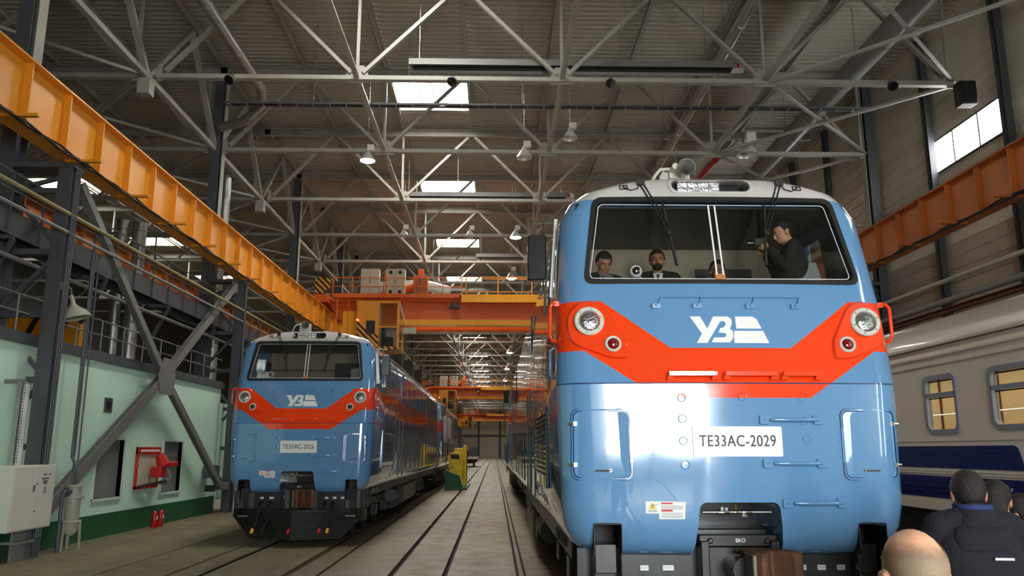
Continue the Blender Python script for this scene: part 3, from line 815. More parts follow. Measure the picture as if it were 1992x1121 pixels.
        mb = MB(); mb.lathe([(0.142, 0), (0.142, 0.02), (0.13, 0.03), (0.104, 0.03), (0.10, 0.012), (0.1, 0.0)], o, nrm, 32); hl = mb.build('headlamp', 'boxgrey', root)
        mb = MB(); mb.lathe([(0.099, 0.01), (0.085, 0.022), (0.05, 0.030), (0.001, 0.033)], o, nrm, 28); mb.build('headlamp_lens', 'lens', hl)
        mb = MB()
        for k in range(6):
            a = k * PI / 3 + 0.3; q = o + nrm * 0.03 + Vector((math.cos(a) * 0.118, 0, 0)) + t * math.sin(a) * 0.118
            mb.lathe([(0.008, 0), (0.008, 0.006)], q, nrm, 6)
        mb.build('bolt', 'steel', hl)
        o = Vector(on(rx, rz, 0.02))
        mb = MB(); mb.lathe([(0.078, 0), (0.078, 0.02), (0.068, 0.03), (0.056, 0.028), (0.055, 0.01)], o, nrm, 28); rl = mb.build('marker_lamp', 'boxgrey', root)
        mb = MB(); mb.lathe([(0.054, 0.012), (0.045, 0.03), (0.025, 0.04), (0.001, 0.043)], o, nrm, 24); mb.build('marker_lens', 'redlens' if root['tint'] else 'darklens', rl)
        # orange grab iron on the corner
        mb = MB(); gx = s * 1.625
        mb.tube([(s * 1.60, 0.42, 3.50), (gx + s * 0.03, 0.36, 3.50), (gx + s * 0.055, 0.34, 3.46), (gx + s * 0.06, 0.34, 3.18), (gx + s * 0.04, 0.36, 3.13), (s * 1.60, 0.42, 3.13)], 0.016, 8)
        mb.cbox((s * 1.615, 0.42, 3.50), (0.05, 0.09, 0.05)); mb.build('grab_iron', 'orange_gloss', root)
        mb = MB(); mb.tube([(s * 1.62, 0.62, 3.08), (s * 1.665, 0.6, 3.06), (s * 1.665, 0.6, 2.80), (s * 1.62, 0.62, 2.78)], 0.015, 8); mb.build('side_handrail', 'blue', root)
        # nose hatch
        x0, x1 = sorted((s * 1.50, s * 0.98)); z0, z1 = 1.83, 2.44
        mb = MB(); mb.prism(rrect(x0 + .012, x1 - .012, z0 + .012, z1 - .012, 0.05), lambda u, v, k: on(u, v, 0.004 if k == 0 else -0.02)); hb = mb.build('nose_hatch', 'loco', root)
        mb = MB(); ringplate(mb, rrect(x0, x1, z0, z1, 0.055, 6), rrect(x0 - .012, x1 + .012, z0 - .012, z1 + .012, 0.062, 6), 0.014); mb.build('hatch_rim', 'blue', hb)
        mb = MB(); ringplate(mb, rrect(x0 - .012, x1 + .012, z0 - .012, z1 + .012, 0.062, 6), rrect(x0 - .018, x1 + .018, z0 - .018, z1 + .018, 0.067, 6), 0.004); ringplate(mb, rrect(x0 + .010, x1 - .010, z0 + .010, z1 - .010, 0.05, 6), rrect(x0 + .003, x1 - .003, z0 + .003, z1 - .003, 0.054, 6), 0.006); mb.build('hatch_gap', 'gap', hb)
        for zz in (2.32, 1.95):
            mb = MB(); cx = s * 1.50; p = on(cx, zz, 0.02); mb.tube([(p[0] - 0.035, p[1] - 0.005, zz), (p[0] + 0.04, p[1] + 0.01, zz)], 0.012, 8); mb.cbox((p[0] - s * 0.02, p[1] - 0.005, zz), (0.03, 0.03, 0.035)); mb.build('hatch_catch', 'chrome', hb)
        mb = MB(); hx = s * 0.975; mb.prism(rrect(hx - 0.012, hx + 0.012, 1.97, 2.28, 0.004, 1), lambda u, v, k: on(u, v, 0.014 if k == 0 else -0.01))
        for zz in (2.02, 2.09, 2.16, 2.23):
            mb.lathe([(0.006, 0), (0.005, 0.008)], on(hx - s * 0.03, zz, 0.004), (0, -1, 0), 6)
        mb.build('hatch_hinge', 'blue', hb)
        mb = MB(); mb.tube([on(s * 1.30, 1.90, 0.015), on(s * 1.16, 1.90, 0.015)], 0.008, 6); mb.lathe([(0.018, 0), (0.015, 0.012)], on(s * 1.17, 1.90, 0.005), (0, -1, 0), 10); mb.build('hatch_handle', 'steel', hb)
        # step in the skirt notch
        nx = s * 1.20; mb = MB(); mb.box(nx - 0.145, nx + 0.145, 0.53, 0.548, 1.0, 1.435); mb.box(nx - 0.122, nx + 0.122, 0.06, 0.545, 1.425, 1.438)
        for q in (-1, 1): mb.box(nx + q * 0.124 - 0.004, nx + q * 0.124 + 0.004, 0.055, 0.545, 1.17, 1.43)
        mb.build('notch_liner', 'blackmatt', root)
        mb = MB(); nx = s * 1.20
        mb.box(nx - 0.10, nx + 0.10, 0.24, 0.54, 0.98, 1.24); mb.box(nx - 0.13, nx + 0.13, 0.12, 0.5, 0.62, 0.66); mb.box(nx - 0.13, nx - 0.115, 0.12, 0.5, 0.62, 1.2); mb.box(nx + 0.115, nx + 0.13, 0.12, 0.5, 0.62, 1.2)
        st = mb.build('corner_step', 'black', root, bevel=0.008)
        mb = MB(); mb.box(nx - 0.11, nx + 0.11, 0.10, 0.118, 0.63, 0.65); mb.build('step_edge', 'steel', st)
    # roof lamp recess
    mb = MB(); mb.box(-0.44, 0.44, 0.70, 0.74, 4.66, 4.87); rb = mb.build('lamp_recess', 'black', root)
    mb = MB(); mb.box(-0.31, 0.13, 0.62, 0.70, 4.675, 4.845); rl = mb.build('lamp_panel', 'ledgrid', rb)
    mb = MB()
    for k in range(5): mb.box(-0.31 + k * 0.11 - 0.003, -0.31 + k * 0.11 + 0.003, 0.612, 0.62, 4.675, 4.845)
    for k in range(4): mb.box(-0.31, 0.13, 0.612, 0.62, 4.675 + k * 0.0567 - 0.003, 4.675 + k * 0.0567 + 0.003)
    mb.build('lamp_panel_grid', 'greyink', rl)
    mb = MB(); ringplate(mb, rrect(-0.405, 0.405, 4.69, 4.84, 0.07, 6), rrect(-0.44, 0.44, 4.66, 4.87, 0.09, 6), 0.012, 0.05); mb.build('recess_rim', 'roofgrey', root)
    # horn
    mb = MB(); mb.box(-0.36, -0.08, 0.98, 1.01, 4.86, 5.13); mb.box(-0.36, -0.34, 1.01, 1.25, 4.86, 5.13); hn = mb.build('horn_bracket', 'roofgrey', root)
    mb = MB(); mb.lathe([(0.095, 0.0), (0.09, 0.012), (0.065, 0.06), (0.04, 0.14), (0.028, 0.26), (0.028, 0.34)], (-0.17, 0.72, 5.06), (0, 1, 0), 24, caps=False)
    hbell = mb.build('horn_bell', 'boxgrey', hn)
    mb = MB(); mb.lathe([(0.088, 0.003), (0.06, 0.062), (0.036, 0.13), (0.026, 0.25), (0.002, 0.26)], (-0.17, 0.72, 5.06), (0, 1, 0), 24, caps=False); mb.build('horn_throat', 'pipegrey', hbell)
    mb = MB(); mb.tube([(-0.28, 0.78, 5.09), (-0.28, 0.98, 5.09)], [0.035, 0.03], 12); mb.cbox((-0.26, 0.95, 5.05), (0.11, 0.06, 0.10)); mb.tube([(-0.3, 0.9, 5.10), (-0.42, 0.9, 5.09), (-0.48, 0.92, 5.02), (-0.52, 0.95, 4.94), (-0.66, 1.0, 4.86)], 0.018, 8); mb.build('horn_valve', 'boxgrey', hn)
    mb = MB(); mb.cbox((0.30, 0.95, 4.93), (0.12, 0.08, 0.03)); mb.tube([(0.28, 0.95, 4.88), (0.28, 0.95, 4.93)], 0.015, 8); mb.build('roof_aerial', 'boxgrey', root)
    # latch bar above the logo
    mb = MB(); mb.tube([on(-0.63, 3.525, 0.035), on(0.70, 3.525, 0.035)], 0.007, 6)
    for x in (-0.68, -0.29, 0.22, 0.66):
        mb.tube([on(x + 0.05, 3.525, 0.035), on(x + 0.02, 3.45, 0.03)], 0.007, 6)
    lb = mb.build('latch_bar', 'blue', root)
    for x in (-0.68, -0.29, 0.22, 0.66):
        mb = MB(); mb.cbox(on(x, 3.435, 0.012), (0.085, 0.05, 0.05)); mb.lathe([(0.014, 0), (0.012, 0.03)], on(x, 3.44, 0.03), (0, -1, 0), 8); mb.build('latch_bracket', 'blue', lb, bevel=0.006)
    # red foot bars under the band
    for x0, x1 in ((-0.62, -0.17), (-0.10, 0.38), (0.44, 0.80)):
        mb = MB(); mb.beam(on(x0, 2.775, 0.07), on(x1, 2.775, 0.07), 0.03, 0.045)
        for x in (x0 + 0.02, x1 - 0.02): mb.prism([(x - 0.035, 2.72), (x + 0.035, 2.72), (x + 0.02, 2.79), (x - 0.02, 2.79)], lambda u, v, k: on(u, v, 0.06 if k == 0 else 0))
        mb.build('foot_bar', 'orange_gloss', root, bevel=0.004)
    # handles beside the plate
    for x0, z in ((0.25, 2.355), (0.26, 1.965), (0.42, 1.615)):
        x1 = x0 + 0.50
        mb = MB(); mb.tube([on(x0 + 0.05, z, 0.035), on(x0 + 0.12, z, 0.055), on(x1 - 0.06, z, 0.055), on(x1, z, 0.03)], [0.012, 0.018, 0.018, 0.014], 10)
        hd = mb.build('nose_handle', 'blue', root)
        for x in (x0, x1):
            mb = MB(); mb.prism(rrect(x - 0.045, x + 0.045, z - 0.042, z + 0.042, 0.012, 2), lambda u, v, k: on(u, v, 0.03 if k == 0 else 0)); mb.lathe([(0.012, 0.03), (0.009, 0.04)], on(x, z, 0.0), (0, -1, 0), 8); mb.build('handle_foot', 'blue', hd, bevel=0.006)
    # blank sockets
    for x, z in ((-0.50, 2.555), (-0.50, 2.365), (-0.50, 2.165), (-0.49, 1.95), (0.06, 2.565), (0.62, 2.56), (0.64, 2.18), (0.62, 2.345)):
        mb = MB(); o = Vector(on(x, z, 0.0)); mb.lathe([(0.040, 0.0), (0.040, 0.008), (0.034, 0.010), (0.032, 0.004), (0.001, 0.004)], o, (0, -1, 0), 20); mb.build('blank_socket', 'loco', root)
    # number plate
    mb = MB(); plate(mb, rrect(-0.415, 0.405, 2.025, 2.295, 0.012, 2), 0.012, 0.01); pl = mb.build('number_plate', 'white', root, label='white number plate')
    put_number(pl, '2029')
    # railway letters and winged stripes
    k = 0.73 / 258
    T = lambda P: [((x - 656) * k, 3.205 - (y - 705) * k) for x, y in P]
    lg = MB()
    for P in ([(527, 660), (562, 660), (582, 702), (606, 660), (640, 660), (578, 752), (543, 752), (563, 720)],
              [(622, 660), (655, 660), (666, 668), (667, 686), (658, 702), (668, 712), (668, 732), (654, 750), (592, 750), (603, 733), (638, 733), (644, 726), (642, 718), (618, 716), (628, 700), (638, 698), (646, 688), (644, 677), (614, 676)],
              [(680, 660), (738, 660), (752, 668), (766, 702), (680, 702)], [(672, 710), (770, 710), (786, 752), (668, 752)]):
        plate(lg, T(P), 0.004, 0.004)
    lg.build('railway_logo', 'white', root)
    # warning stickers
    mb = MB(); plate(mb, [(-0.86, 1.525), (-0.72, 1.525), (-0.72, 1.63), (-0.86, 1.63)], 0.003, 0.003); plate(mb, [(-0.74, 1.475), (-0.51, 1.475), (-0.50, 1.625), (-0.72, 1.63), (-0.74, 1.52)], 0.0035, 0.003)
    sk = mb.build('warning_sticker', 'white', root)
    mb = MB(); plate(mb, [(-0.835, 1.565), (-0.765, 1.565), (-0.80, 1.622)], 0.005, 0.0); mb.build('warning_triangle', 'yelink', sk)
    mb = MB()
    for z in (1.612, 1.548): plate(mb, [(-0.72, z - 0.006), (-0.62, z - 0.006), (-0.62, z + 0.009), (-0.72, z + 0.009)], 0.006, 0.0)
    mb.build('red_heading', 'redink', sk)
    mb = MB()
    for z in (1.59, 1.577, 1.565, 1.527, 1.514, 1.502, 1.49): plate(mb, [(-0.72, z - 0.0017), (-0.53, z - 0.0017), (-0.53, z + 0.0017), (-0.72, z + 0.0017)], 0.006, 0.0)
    for z in (1.552, 1.543): plate(mb, [(-0.84, z - 0.002), (-0.76, z - 0.002), (-0.76, z + 0.002), (-0.84, z + 0.002)], 0.006, 0.0)
    plate(mb, [(-0.803, 1.575), (-0.797, 1.575), (-0.795, 1.605), (-0.805, 1.605)], 0.007, 0.0)
    mb.build('small_print', 'greyink', sk)

def put_number(pl, num):
    me = text_mesh('TE33AC-' + num, 0.145, 0.80, 0.0015, 1.06)
    for v in me.vertices:
        x, z = v.co.x - 0.005, v.co.y + 2.16
        v.co = Vector(on(x, z, 0.0135 + v.co.z))
    me.materials.append(M['ink'])
    o = bpy.data.objects.new('number_lettering', me); C.objects.link(o); o.parent = pl
    return o

def loco_under(root):
    mb = MB(); mb.box(-0.43, 0.42, 0.75, 0.95, 0.9, 1.75); mb.box(-0.36, 0.34, 0.38, 0.76, 1.28, 1.36); mb.box(-0.36, 0.36, 0.16, 0.38, 1.22, 1.33); mb.box(-0.36, -0.28, 0.10, 0.76, 0.7, 1.28); mb.box(0.28, 0.36, 0.10, 0.76, 0.7, 1.28)
    for x in (-0.26, 0.26): mb.lathe([(0.03, 0), (0.028, 0.03)], (x, 0.16, 1.275), (0, -1, 0), 8)
    dg = mb.build('coupler_pocket', 'black', root, bevel=0.012)
    me = text_mesh('BKO', 0.05, 0.9, 0.001)
    for v in me.vertices: v.co = Vector((v.co.x + 0.02, 0.157 - v.co.z, v.co.y + 1.275))
    me.materials.append(M['white']); o = bpy.data.objects.new('painted_letters', me); C.objects.link(o); o.parent = dg
    # automatic coupler
    mb = MB(); mb.tube([(0, 0.7, 1.04), (0, -0.05, 1.04)], [0.11, 0.12], 12); sh = mb.build('coupler_shank', 'black', root)
    pl = [(0.0, 0.03), (0.0, -0.10), (0.03, -0.32), (0.08, -0.38), (0.14, -0.36), (0.16, -0.24), (0.22, -0.16), (0.40, -0.28), (0.47, -0.27), (0.45, -0.13), (0.30, 0.05)]
    mb = MB(); mb.prism(pl, lambda u, v, k: (u - 0.02, v + 0.05, 1.22 - k * 0.40)); cp = mb.build('coupler_head', 'rust', sh, bevel=0.02)
    mb = MB(); mb.box(-0.02, 0.02, -0.30, 0.0, 0.84, 1.205); mb.build('coupler_lock', 'rust2', cp, bevel=0.012)
    # pipe with valves
    mb = MB(); mb.tube([(-0.33, 0.10, 1.53), (0.30, 0.10, 1.53)], 0.014, 10); vp = mb.build('valve_pipe', 'steel', root)
    mb = MB()
    for x0, x1, r in ((-0.19, -0.08, 0.026), (0.02, 0.12, 0.024), (-0.05, 0.0, 0.02)): mb.tube([(x0, 0.10, 1.53), (x1, 0.10, 1.53)], r, 10)
    mb.box(-0.17, -0.14, 0.08, 0.11, 1.54, 1.58); mb.box(-0.13, -0.10, 0.08, 0.11, 1.54, 1.575); mb.box(0.02, 0.08, 0.085, 0.11, 1.485, 1.505); mb.build('pipe_valve', 'chrome', vp, bevel=0.004)
    mb = MB(); mb.lathe([(0.01, 0), (0.012, 0.05), (0.018, 0.055), (0.012, 0.07)], (-0.025, 0.10, 1.545), (0, 0, 1), 8); mb.build('brass_fitting', mat('brass', srgb(206, 170, 84), 0.25, 1.0), vp)
    # apron and plough
    mb = MB(); mb.prism([(-1.42, 1.20), (1.42, 1.20), (1.42, 0.78), (-1.42, 0.78)], lambda u, v, k: (u, 0.30 + k * 0.04, v)); ap = mb.build('apron', 'under', root)
    for x in (-0.84, -0.62, 0.62, 0.80, 0.98):
        wd = 0.075 if x != -0.62 else 0.1
        mb = MB(); mb.box(x - wd / 2, x + wd / 2, 0.292, 0.30, 1.00, 1.045); lb = mb.build('hose_label', 'white', ap)
        mb = MB()
        for z in (1.03, 1.018): mb.box(x - wd * 0.38, x + wd * 0.38, 0.2905, 0.292, z, z + 0.003)
        mb.build('label_print', 'greyink', lb)
    for x, col in ((-0.84, 'yelink'), (-0.62, 'blackmatt'), (0.62, 'redink'), (0.80, 'yelink'), (-0.02, 'redink')):
        y = -0.02 if x > -0.1 and x < 0.1 else 0.10
        mb = MB(); mb.tube([(x, 0.3, 0.92), (x, 0.16, 0.94), (x + 0.02, y - 0.1, 0.85), (x + 0.03, y - 0.2, 0.55), (x - 0.02, y - 0.32, 0.38)], 0.026, 8); hs = mb.build('brake_hose', 'blackmatt', root)
        mb = MB(); mb.tube([(x - 0.02, y - 0.33, 0.40), (x - 0.04, y - 0.36, 0.30)], [0.035, 0.028], 8); mb.cbox((x - 0.02, y - 0.35, 0.36), (0.05, 0.05, 0.05)); mb.build('hose_coupling', col, hs)
    mb = MB()
    for s in (-1, 1):
        a = [(0.0, -0.35, 0.80), (s * 1.46, 0.30, 0.80), (s * 1.46, 0.30, 0.62), (s * 1.02, 0.10, 0.16), (0.0, -0.35, 0.16)]
        b = [(p[0], p[1] + 0.06, p[2]) for p in a]
        n = 5; mb.add(a + b, [tuple(range(n)), tuple(range(2 * n - 1, n - 1, -1))] + [(i, n + i, n + (i + 1) % n, (i + 1) % n) for i in range(n)])
        mb.beam((s * 1.43, 0.30, 0.80), (s * 1.43, 0.30, 1.2), 0.05)
    pw = mb.build('snow_plough', 'black', root)
    for s in (-1, 1):
        for z, e in ((0.74, 1.0), (0.58, 0.96), (0.40, 0.82), (0.24, 0.72)):
            mb = MB(); mb.beam((s * 0.02, -0.37, z), (s * 1.42 * e, 0.26 * e - 0.35 * (1 - e) - 0.01, z), 0.03, 0.045); mb.build('plough_rib', 'black', pw, bevel=0.006)
    # frame, tank, bogies
    mb = MB(); mb.box(-1.45, 1.45, 0.9, LEN - 0.2, 1.02, 1.30); mb.build('sill', 'under', root)
    for s in (-1, 1):
        mb = MB()
        for y in (1.6, 1.9, 2.3, 2.6, 13.8, 14.2, 15, 19.8): mb.cbox((s * 1.46, y, 1.12), (0.04, 0.08, 0.10))
        mb.build('sill_bracket', 'steelgrey', root)
    mb = MB(); mb.prism(rpoly([(-1.42, 0.98), (1.42, 0.98), (1.42, 0.42), (1.15, 0.26), (-1.15, 0.26), (-1.42, 0.42)], 0.08), lambda u, v, k: (u, 8.2 + 4.6 * k, v)); ft = mb.build('fuel_tank', 'under', root)
    for s in (-1, 1):
        for y in (8.9, 9.5, 10.1, 10.7, 11.3):
            mb = MB(); mb.box(s * 1.44 - 0.02, s * 1.44 + 0.02, y, y + 0.5, 0.46, 0.94); mb.build('tank_panel', 'pipegrey', ft, bevel=0.01)
        mb = MB(); mb.tube([(s * 1.25, 6.6, 0.75), (s * 1.25, 8.0, 0.75)], 0.2, 14); mb.build('air_reservoir', 'steelgrey', root)
    for yc in (4.2, 17.2):
        mb = MB()
        for s in (-1, 1):
            mb.box(s * 1.02 - 0.09, s * 1.02 + 0.09, yc - 2.5, yc + 2.5, 0.62, 0.86)
            for a in (-1.85, 0, 1.85):
                mb.box(s * 1.06 - 0.14, s * 1.06 + 0.14, yc + a - 0.22, yc + a + 0.22, 0.36, 0.66)
        bg_ = mb.build('bogie', 'under', root, bevel=0.02)
        for a in (-1.85, 0, 1.85):
            mb = MB(); mb.tube([(-1.1, yc + a, 0.52), (1.1, yc + a, 0.52)], 0.09, 10)
            for s in (-1, 1): mb.lathe([(0.1, -0.07), (0.50, -0.07), (0.56, -0.06), (0.56, -0.03), (0.525, -0.02), (0.52, 0.07), (0.44, 0.07), (0.40, 0.03), (0.2, 0.03), (0.16, 0.08), (0.1, 0.08)], (s * 0.80, yc + a, 0.525), (s, 0, 0), 28)
            mb.build('wheelset', 'under', bg_)
            for s in (-1, 1):
                for d in (-0.45, 0.45):
                    mb = MB(); mb.tube([(s * 1.04, yc + a + d + 0.05 * math.sin(k * PI / 2.0), 0.40 + k * 0.02) if False else (s * 1.04 + 0.07 * math.cos(k * PI / 3), yc + a + d + 0.07 * math.sin(k * PI / 3), 0.36 + k * 0.0115) for k in range(25)], 0.016, 6); mb.build('spring', 'under', bg_)
        for s in (-1, 1):
            mb = MB(); mb.tube([(s * 1.1, yc - 2.0, 0.9), (s * 1.1, yc - 1.0, 0.9)], 0.09, 10); mb.build('brake_cylinder', 'steelgrey', bg_)

def loco_sides(root):
    for s in (-1, 1):
        w = 1.605
        # cab side window and mirror
        mb = MB(); mb.prism(rpoly([(1.04, 3.71), (1.96, 3.71), (1.96, 4.41), (1.21, 4.41)], 0.06), lambda u, v, k: (s * (lerp(WZ, v) - 0.05 + k * 0.012), u, v)); mb.build('side_window', 'cabglass', root)
        mb = MB(); mb.beam((s * 1.57, 0.92, 4.52), (s * 1.63, 0.92, 3.66), 0.035, 0.05); mb.beam((s * 1.59, 2.02, 4.50), (s * 1.63, 2.02, 3.66), 0.03, 0.05); mb.build('window_guide', 'steel', root)
        if s == -1 or True:
            mb = MB(); mb.tube([(s * 1.58, 0.95, 4.50), (s * 1.80, 0.98, 4.49)], 0.013, 6); mb.tube([(s * 1.60, 0.95, 3.72), (s * 1.82, 0.98, 3.74)], 0.013, 6); mb.tube([(s * 1.70, 0.965, 4.50), (s * 1.71, 0.965, 3.73)], 0.013, 6); mr = mb.build('mirror_arm', 'steel', root)
            mb = MB(); mb.prism(rrect(s * 1.775 - 0.10, s * 1.775 + 0.10, 3.86, 4.36, 0.03, 3), lambda u, v, k: (u, 0.93 + 0.12 * k - abs(0) + (u - s * 1.7) * s * 0.10, v)); mb.build('mirror', 'black', mr, bevel=0.012, label='black rectangular side mirror')
        # access door, panels, louvres, posts
        mb = MB(); mb.box(s * w - 0.012, s * w + 0.012, 5.06, 5.74, 1.40, 3.6); dr = mb.build('cab_door', 'loco', root, bevel=0.006)
        for y in (4.95, 5.85):
            mb = MB(); mb.tube([(s * 1.62, y, 1.15), (s * 1.68, y, 1.18), (s * 1.68, y, 2.95), (s * 1.62, y, 2.98)], 0.014, 8); mb.build('door_handrail', 'steel', root)
        for k, y in enumerate((6.0, 7.5, 9.0, 10.5, 12.0, 13.5)):
            mb = MB(); mb.box(s * w - 0.012, s * w + 0.010, y, y + 1.42, 1.42, 2.92); pn = mb.build('side_panel', 'loco', root, bevel=0.005)
            mb = MB(); mb.box(s * 1.60 - 0.012, s * 1.60 + 0.012, y, y + 1.42, 3.06, 4.32); mb.build('upper_panel', 'loco', root, bevel=0.005)
            mb = MB()
            for q in (0.06, 1.36): mb.beam((s * w + s * 0.012, y + q, 1.5), (s * w + s * 0.012, y + q, 2.85), 0.018, 0.03)
            mb.build('panel_strip', 'steelgrey', pn)
        # louvre box behind the nose
        mb = MB(); mb.box(s * 1.622 - 0.02, s * 1.622 + 0.016, 1.85, 4.0, 1.66, 2.58); lv = mb.build('louvre_panel', 'loco', root, bevel=0.006)
        for c in (2.4, 3.3):
            for k in range(13):
                z = 1.80 + k * 0.056
                mb = MB(); mb.prism([(0, 0), (0.04, 0.008), (0, 0.034)], lambda u, v, kk: (s * (1.638 + u), c - 0.38 + kk * 0.76, z + v)); mb.build('louvre', 'steelgrey', lv)
        # radiator end
        mb = MB(); mb.box(s * w - 0.02, s * w + 0.006, 15.0, 20.6, 1.5, 4.3); rd = mb.build('radiator_grille', 'black', root)
        for y in (15.0, 16.4, 17.8, 19.2, 20.55):
            mb = MB(); mb.box(s * w - 0.02, s * w + 0.03, y, y + 0.06, 1.5, 4.3); mb.build('grille_post', 'steelgrey', rd)
        for k in range(5):
            mb = MB(); mb.box(s * 1.40 - 0.08, s * 1.40 + 0.10, 4.4 + k * 0.55, 4.75 + k * 0.55, 4.42, 4.60); mb.build('roof_vent', 'steelgrey', root, bevel=0.01)
        mb = MB(); mb.tube([(s * 1.44, 3.4, 4.66), (s * 1.44, 20, 4.66)], 0.012, 6); mb.build('roof_rail', 'roofgrey', root)
    mb = MB(); mb.box(-0.9, 0.9, 8, 12, 4.88, 5.0); mb.box(-0.6, 0.6, 15, 19, 4.88, 4.98); mb.build('roof_hatch', 'roofgrey', root, bevel=0.03)
    mb = MB(); mb.box(-1.40, 1.40, LEN - 0.06, LEN + 0.02, 1.4, 4.2); mb.build('rear_bulkhead', 'black', root)

loco1 = thing('locomotive', 'large blue and orange diesel locomotive numbered 2029 beside the beige carriage', 'locomotive', (0, 0, 0), group='blue locomotives in the hall')
loco1['tint'] = 1
loco_body(loco1); loco_front(loco1); loco_under(loco1); loco_sides(loco1)
loco1.location = (2.22, 7.4, 0)
def another(loc, label, num):
    c = copy_tree(loco1); c.location = loc; c['label'] = label; c['tint'] = 0
    for ch in list(c.children):
        if ch.name.startswith('number_plate'):
            for g in list(ch.children): bpy.data.objects.remove(g)
            if num: put_number(ch, num)
        if ch.name.startswith('marker_lamp'):
            for g in ch.children: g.data = g.data.copy(); g.data.materials[0] = M['darklens']
    return c
loco2 = another((-4.43, 18.6, 0), 'smaller looking blue and orange diesel locomotive numbered 2026 beside the mint wall', '2026')
mb = MB(); mb.prism([(-1.16, 3.745), (-0.86, 3.75), (-0.86, 3.89), (-1.14, 3.885)], lambda u, v, k: (u, f_y(u, v) + 0.13 + 0.004 * k, v)); nt_ = mb.build('cab_notice', 'white', loco2, label='white paper notice behind the windscreen')
mb = MB(); mb.prism([(-1.06, 3.845), (-0.96, 3.845), (-0.96, 3.865), (-1.06, 3.865)], lambda u, v, k: (u, f_y(u, v) + 0.128 + 0.001 * k, v)); mb.build('notice_print', 'ink', nt_)
another((2.22, 30.2, 0), 'blue locomotive end to end behind locomotive 2029, only its side edge and mirror showing', None)
another((-4.43, 41.4, 0), 'dark looking locomotive standing behind locomotive 2026 next to the yellow jack', None)

# the mirror on the carriage side of 2029 and that on the wall side of 2026 are folded away out of sight
for ch in list(loco1.children) + list(loco2.children):
    if ch.name.startswith('mirror_arm') and (max(v.co.x for v in ch.data.vertices) > 1) == (ch.parent == loco1):
        for g in list(ch.children): bpy.data.objects.remove(g)
# ================================================================ GANTRY, PIPES, LAMPS, HEATERS
t = thing('service_gantry', 'dark steel service gantry with railing along the column row', 'gantry', (-9.9, 0, 0))
mb = MB(); mb.box(-0.55, 0.1, 4, 90, 6.78, 6.84); mb.build('deck_plate', 'steelgrey', t)
mb = MB(); mb.box(0.08, 0.12, 4, 90, 6.35, 6.84); mb.box(-0.57, -0.53, 4, 90, 6.35, 6.84); mb.build('side_girder', 'steelgrey', t)
for k in range(58):
    y = 13.4 + k * 1.15
    mb = MB(); mb.beam((0.14, y, 6.35), (0.14, y, 7.62), 0.04, 0.05); mb.build('railing_post', 'steelgrey', t)
for z in (7.62, 7.25):
    mb = MB(); mb.tube([(0.14, 4, z), (0.14, 90, z)], 0.02, 6); mb.build('handrail', 'pipegrey', t)
for k in range(13):
    y = 12 + k * 4
    mb = MB(); mb.beam((-0.5, y, 6.35), (0.1, y, 6.35), 0.1, 0.1); mb.beam((0.1, y, 6.3), (-0.5, y + 0.1, 5.2), 0.08, 0.08); mb.build('bracket', 'steelgrey', t)
for x, z, r, m_, lab in ((-9.05, 7.0, 0.045, 'pipeyellow', 'ochre pipe along the gantry, upper of two'), (-9.05, 6.6, 0.04, 'pipegrey', 'grey pipe along the gantry, lower of two'), (-9.75, 5.9, 0.05, 'pipegrey', 'grey pipe under the gantry deck')):
    mb = MB(); mb.tube([(x, 8, z), (x, 96, z)], r, 8); mb.build('long_pipe', m_, label=lab, cat='pipe', kind='thing')
# railing on the roof of the mint room
t = thing('roof_railing', 'thin grey railing on top of the mint room', 'railing', (-9.65, 3, 4.42))
for z in (0.78, 0.42):
    mb = MB(); mb.tube([(0, 0, z), (0, 25.5, z)], 0.018, 6); mb.build('rail_bar', 'pipegrey', t)
for k in range(22):
    mb = MB(); mb.tube([(0, 0.2 + k * 1.18, 0), (0, 0.2 + k * 1.18, 0.78)], 0.018, 6); mb.build('railing_post', 'pipegrey', t)
# machine seen beyond the railing
t = thing('lifting_machine', 'orange machine in the neighbouring bay behind the roof railing', 'machine', (-19.5, 31, 0))
mb = MB(); mb.box(-1.5, 3.5, 0, 0.6, 5.4, 7.2); mb.box(-1.4, -0.9, 0, 0.6, 0.0, 5.4); mb.box(2.9, 3.4, 0, 0.6, 0.0, 5.4); mb.build('frame', 'craneorange', t, bevel=0.03)
for k in range(4):
    mb = MB(); mb.beam((-1.3 + k * 1.2, -0.05, 5.4), (-0.5 + k * 1.2, -0.05, 7.2), 0.3, 0.1); mb.build('dark_strut', 'blackmatt', t)
mb = MB(); mb.box(-0.8, 3, 0.0, 0.4, 4.3, 4.6); mb.build('crossbar', 'hazard', t)
